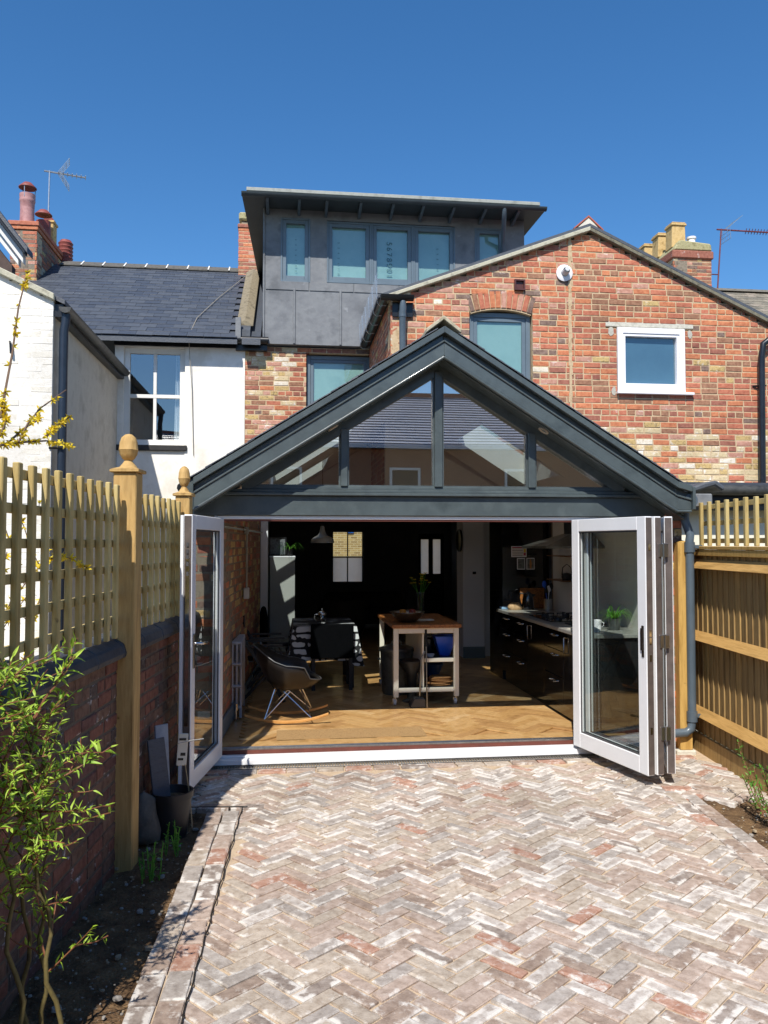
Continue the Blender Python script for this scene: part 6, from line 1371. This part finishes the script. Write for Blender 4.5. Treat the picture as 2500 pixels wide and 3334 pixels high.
tr2 = thing('roasting_tin', 'shallow dark tray with a grey cloth on the worktop beside the hob', 'tray', (2.32, 1.0, 1.023)); b = MB(); b.box(-.17, .2, -.2, .2, 0, .012); b.build('tray', DST, tr2, bev=.004)
b = MB(); r = random.Random(5)
for i in range(9):
    for j in range(9): b.v.append((-.14 + .3 * i / 8, -.15 + .3 * j / 8, .02 + .03 * r.random() * (0 < i < 8 and 0 < j < 8)))
for i in range(8):
    for j in range(8): b.f.append((i * 9 + j, (i + 1) * 9 + j, (i + 1) * 9 + j + 1, i * 9 + j + 1)); b.m.append(0)
b.build('cloth', pmat('grey_cloth', ['#3c3f42', '#4a4d50'], 20, .9), tr2, smooth=80)
b = MB(); b.box(-.11, .1, -.09, .09, 0, .003); solo('letter', b, pmat('white_card', ''), 'white sheet of paper on the worktop edge near the doors', 'paper', (2.12, .62, 1.023), rz=.3)
tu = thing('tall_fridge', 'tall glossy black fridge housing with postcards pinned to its side', 'fridge', (2.35, 3.2, .12), ab=True); b = MB(); b.box(2.04, 2.66, 3.2, 3.85, .12, 2.34); b.build('housing', BG, tu, bev=.003)
def card(lab, u0, u1, z0, z1, cols, extra=None):
    t = thing('postcard', lab, 'postcard', ((u0 + u1) / 2, 3.195, z0), ab=True); b = MB(); b.box(u0, u1, 3.194, 3.198, z0, z1); b.build('paper', PVC, t); b = MB(); b.box(u0 + .008, u1 - .008, 3.191, 3.1935, z0 + .008, z1 - .008); b.build('print', pmat('print_' + lab[:6], cols, 22, .6), t)
    return t
c1 = card('pale calendar sheet with a red top band on the black fridge side', 2.16, 2.36, 1.68, 1.82, ['#b9b3ad', '#c9c3bd']); b = MB(); b.box(2.168, 2.352, 3.189, 3.1905, 1.795, 1.812); b.build('red_band', pmat('red_print', ['#8e2a3c', '#9c3345'], 5, .6), c1)
for k in range(3): b = MB(); b.box(2.17, 2.31, 3.189, 3.1905, 1.70 + k * .03, 1.705 + k * .03); b.build('rule', BLACKP, c1)
b = MB(); b.box(2.32, 2.35, 3.189, 3.1905, 1.70, 1.735); b.build('red_square', MATS['red_print'], c1); b = MB(); b.box(2.325, 2.35, 3.189, 3.1905, 1.74, 1.785); b.build('yellow_square', FY[0], c1)
card('small dark grey postcard on the black fridge side', 2.235, 2.34, 1.52, 1.665, ['#3f423f', '#6a6d68', '#2a2c2a']); c3 = card('small dark red postcard with a pale figure on the black fridge side', 2.36, 2.465, 1.52, 1.667, ['#3a1712', '#4a1f16']); b = MB(); b.prism([(2.405, 1.53), (2.42, 1.53), (2.428, 1.60), (2.418, 1.64), (2.412, 1.655), (2.404, 1.64), (2.398, 1.60)], 'y', 3.189, 3.1905); b.build('figure', pmat('ochre_print', ['#a86a2e', '#bd7d3c'], 9, .6), c3)
kl = thing('kettle', 'black electric kettle on the worktop in front of the fridge', 'kettle', (2.30, 2.95, 1.023)); b = MB(); b.lathe([(.001, 0), (.075, 0), (.078, .02), (.07, .12), (.055, .2), (.03, .215), (.012, .225), (.001, .235)], (0, 0, 0), 22); b.build('body', BG, kl, smooth=40)
b = MB(); b.tube([(-.055, 0, .2), (-.1, 0, .21), (-.115, 0, .15), (-.085, 0, .04)], .011, 8); b.build('handle', BLACKP, kl, smooth=60); b = MB(); b.prism([(.05, .15), (.1, .19), (.05, .2)], 'y', -.015, .015); b.build('spout', BG, kl)
up = thing('utensil_pot', 'steel pot of cooking spoons on the worktop by the tiles', 'pot', (2.53, 2.85, 1.023)); b = MB(); b.lathe([(.001, 0), (.055, 0), (.055, .14), (.05, .14), (.001, .01)], (0, 0, 0), 18); b.build('pot', STEEL, up, smooth=40)
for k, (dx, dz, mt) in enumerate(((-.05, .36, BLUE), (.04, .33, DKW), (.01, .3, PVC), (-.02, .28, DKW))):
    b = MB(); b.tube([(0, 0, .02), (dx * .8, 0, dz - .07)], .005, 6); b.lathe([(.001, -.04), (.024, -.02), (.028, .01), (.018, .04), (.001, .05)], (dx, 0, dz - .04), 10, 0, 1, .3); b.build('spoon', mt, up, smooth=50)
b = MB(); b.box(-.16, .16, -.012, .012, 0, .26); solo('chopping_board', b, BUT, 'wooden chopping board standing against the fridge side behind the kettle', 'board', (2.42, 3.16, 1.023), bev=.006)
b = MB(); b.lathe([(.001, 0), (.07, 0), (.085, .03), (.075, .065), (.04, .085), (.001, .09)], (0, 0, 0), 18, 0, 1.3, .8); solo('bread_loaf', b, pmat('crust', ['#a3825c', '#bd9c74', '#8d6d48'], 14, .8), 'pale loaf of bread on the worktop left of the kettle', 'bread', (2.16, 3.0, 1.023), smooth=60)
b = MB(); b.box(-.06, .06, -.06, .06, 0, .03); solo('blue_packet', b, pmat('pale_blue_paper', ['#7fa5c9', '#8fb3d4'], 9, .6), 'pale blue folded packet at the far end of the worktop', 'packet', (2.05, 3.1, 1.023), bev=.006)
# extractor hood
hd = thing('cooker_hood', 'steel and glass chimney cooker hood over the hob', 'hood', (2.4, 1.75, 1.8), ab=True); HS = pmat('hood_steel', ['#6f706c', '#7f807c'], 20, .3, metal=.8)
b = MB(); b.add([(2.0, 1.3, 1.80), (2.64, 1.3, 1.80), (2.64, 2.2, 1.80), (2.0, 2.2, 1.80), (2.0, 1.3, 1.825), (2.64, 1.3, 1.825), (2.64, 2.2, 1.825), (2.0, 2.2, 1.825), (2.38, 1.62, 1.96), (2.64, 1.62, 1.96), (2.64, 1.9, 1.96), (2.38, 1.9, 1.96)], [(3, 2, 1, 0), (0, 1, 5, 4), (1, 2, 6, 5), (2, 3, 7, 6), (3, 0, 4, 7), (4, 5, 9, 8), (5, 6, 10, 9), (6, 7, 11, 10), (7, 4, 8, 11), (8, 9, 10, 11)]); b.build('canopy', HS, hd)
b = MB(); b.box(2.40, 2.64, 1.63, 1.89, 1.961, 2.5); b.build('flue', HS, hd); b = MB()
for k in range(6): b.box(2.46, 2.58, 1.622, 1.629, 2.02 + k * .012, 2.027 + k * .012)
b.build('vent_slots', BLACKP, hd)['kind'] = 'stuff'
for z, lab in ((1.42, 'lower'), (1.71, 'upper')):
    b = MB(); b.box(2.48, 2.642, 2.1, 2.75, z - .012, z); solo('wall_shelf', b, pmat('oak_shelf', ['#6a4a2a', '#7d5a36'], 6, .5), lab + ' small wooden shelf on the tiled kitchen wall', 'shelf', (2.56, 2.4, z), ab=True)
tp = thing('teapot', 'black teapot with hooped handle on the lower wall shelf', 'teapot', (2.56, 2.25, 1.421)); b = MB(); b.lathe([(.001, 0), (.05, 0), (.065, .04), (.05, .08), (.001, .09)], (0, 0, 0), 18); b.build('body', DKW, tp, smooth=50); b = MB(); b.tube([(-.06, 0, .06), (-.05, 0, .15), (0, 0, .19), (.05, 0, .15), (.06, 0, .06)], .006, 6); b.build('handle', DKW, tp, smooth=60)
# sink end by the doors: plant, mug, cloth
kp = thing('pot_plant', 'spiky green pot plant on the worktop seen through the folded door glass', 'plant', (2.42, .55, 1.023)); b = MB(); b.lathe([(.001, 0), (.05, 0), (.065, .11), (.06, .11), (.001, .1)], (0, 0, 0), 16); b.build('pot', pmat('dull_zinc', ''), kp, smooth=40); blades(kp, 46, .30, random.Random(8), GLF, .1, .012)
b = MB(); b.lathe([(.001, 0), (.035, 0), (.04, .09), (.036, .09), (.001, .01)], (0, 0, 0), 16); b.tube([(.04, 0, .07), (.065, 0, .06), (.06, 0, .03), (.038, 0, .02)], .005, 6); solo('mug', b, PVC, 'white mug on the worktop beside the pot plant', 'mug', (2.28, .62, 1.023), smooth=40)
b = MB(); r = random.Random(15); b.lathe([(.001, .03), (.04, .035), (.08, .02), (.1, 0)], (0, 0, 0), 10); b.v = [(p[0] * r.uniform(.7, 1.3), p[1] * r.uniform(.7, 1.3), p[2] * r.uniform(.6, 1.4)) for p in b.v]; solo('dishcloth', b, pmat('pale_blue_cloth', ['#7d97a5', '#92abb8'], 20, .9), 'crumpled pale blue dishcloth on the worktop by the doors', 'cloth', (2.13, .45, 1.023), smooth=70)
# ------------------------------------------------------------------ far room
sf = thing('sofa', 'dark sofa with rounded back below the front window', 'sofa', (.85, 9.8, .105)); SF = pmat('dark_upholstery', ['#2a2725', '#35312e'], 14, .9)
b = MB(); b.box(-.8, .8, -.4, .4, .12, .42); b.build('seat', SF, sf, bev=.06); b = MB(); b.box(-.8, .8, -.45, -.22, .42, .78); b.build('back', SF, sf, bev=.08)
for s_ in (-1, 1): b = MB(); b.box(s_ * .8 - .1, s_ * .8 + .1, -.42, .4, .12, .6); b.build('arm', SF, sf, bev=.07)
ac = thing('armchair', 'dark tub armchair behind the table, in front of the sofa', 'armchair', (.42, 8.3, .105)); b = MB(); b.lathe([(.3, .1), (.42, .35), (.44, .62), (.4, .7), (.32, .66), (.3, .42), (.001, .4)], (0, 0, 0), 26); b.build('shell', SF, ac, smooth=50); b = MB(); b.lathe([(.001, 0), (.28, 0), (.3, .1)], (0, 0, 0), 20); b.build('base', DKW, ac)
ck = thing('wall_clock', 'round dark wall clock on the edge of the white pier wall', 'clock', (1.93, 5.2, 1.90)); b = MB(); T = Matrix.Rotation(-pi / 2, 4, 'Y'); b.lathe([(.001, .02), (.15, .02), (.17, .03), (.17, 0), (.001, 0)], (0, 0, 0), 28); b.v = [tuple(T @ Vector(p)) for p in b.v]; b.build('case', BLACKP, ck, smooth=40)
th_ = thing('thermostat', 'small black and white thermostat on the white pier', 'thermostat', (2.13, 5.145, 1.40)); b = MB(); b.box(-.03, .03, -.012, .003, -.035, .03); b.build('body', PVC, th_, bev=.003); b = MB(); b.box(-.027, .027, -.015, -.0125, -.012, .027); b.build('screen', BLACKP, th_)
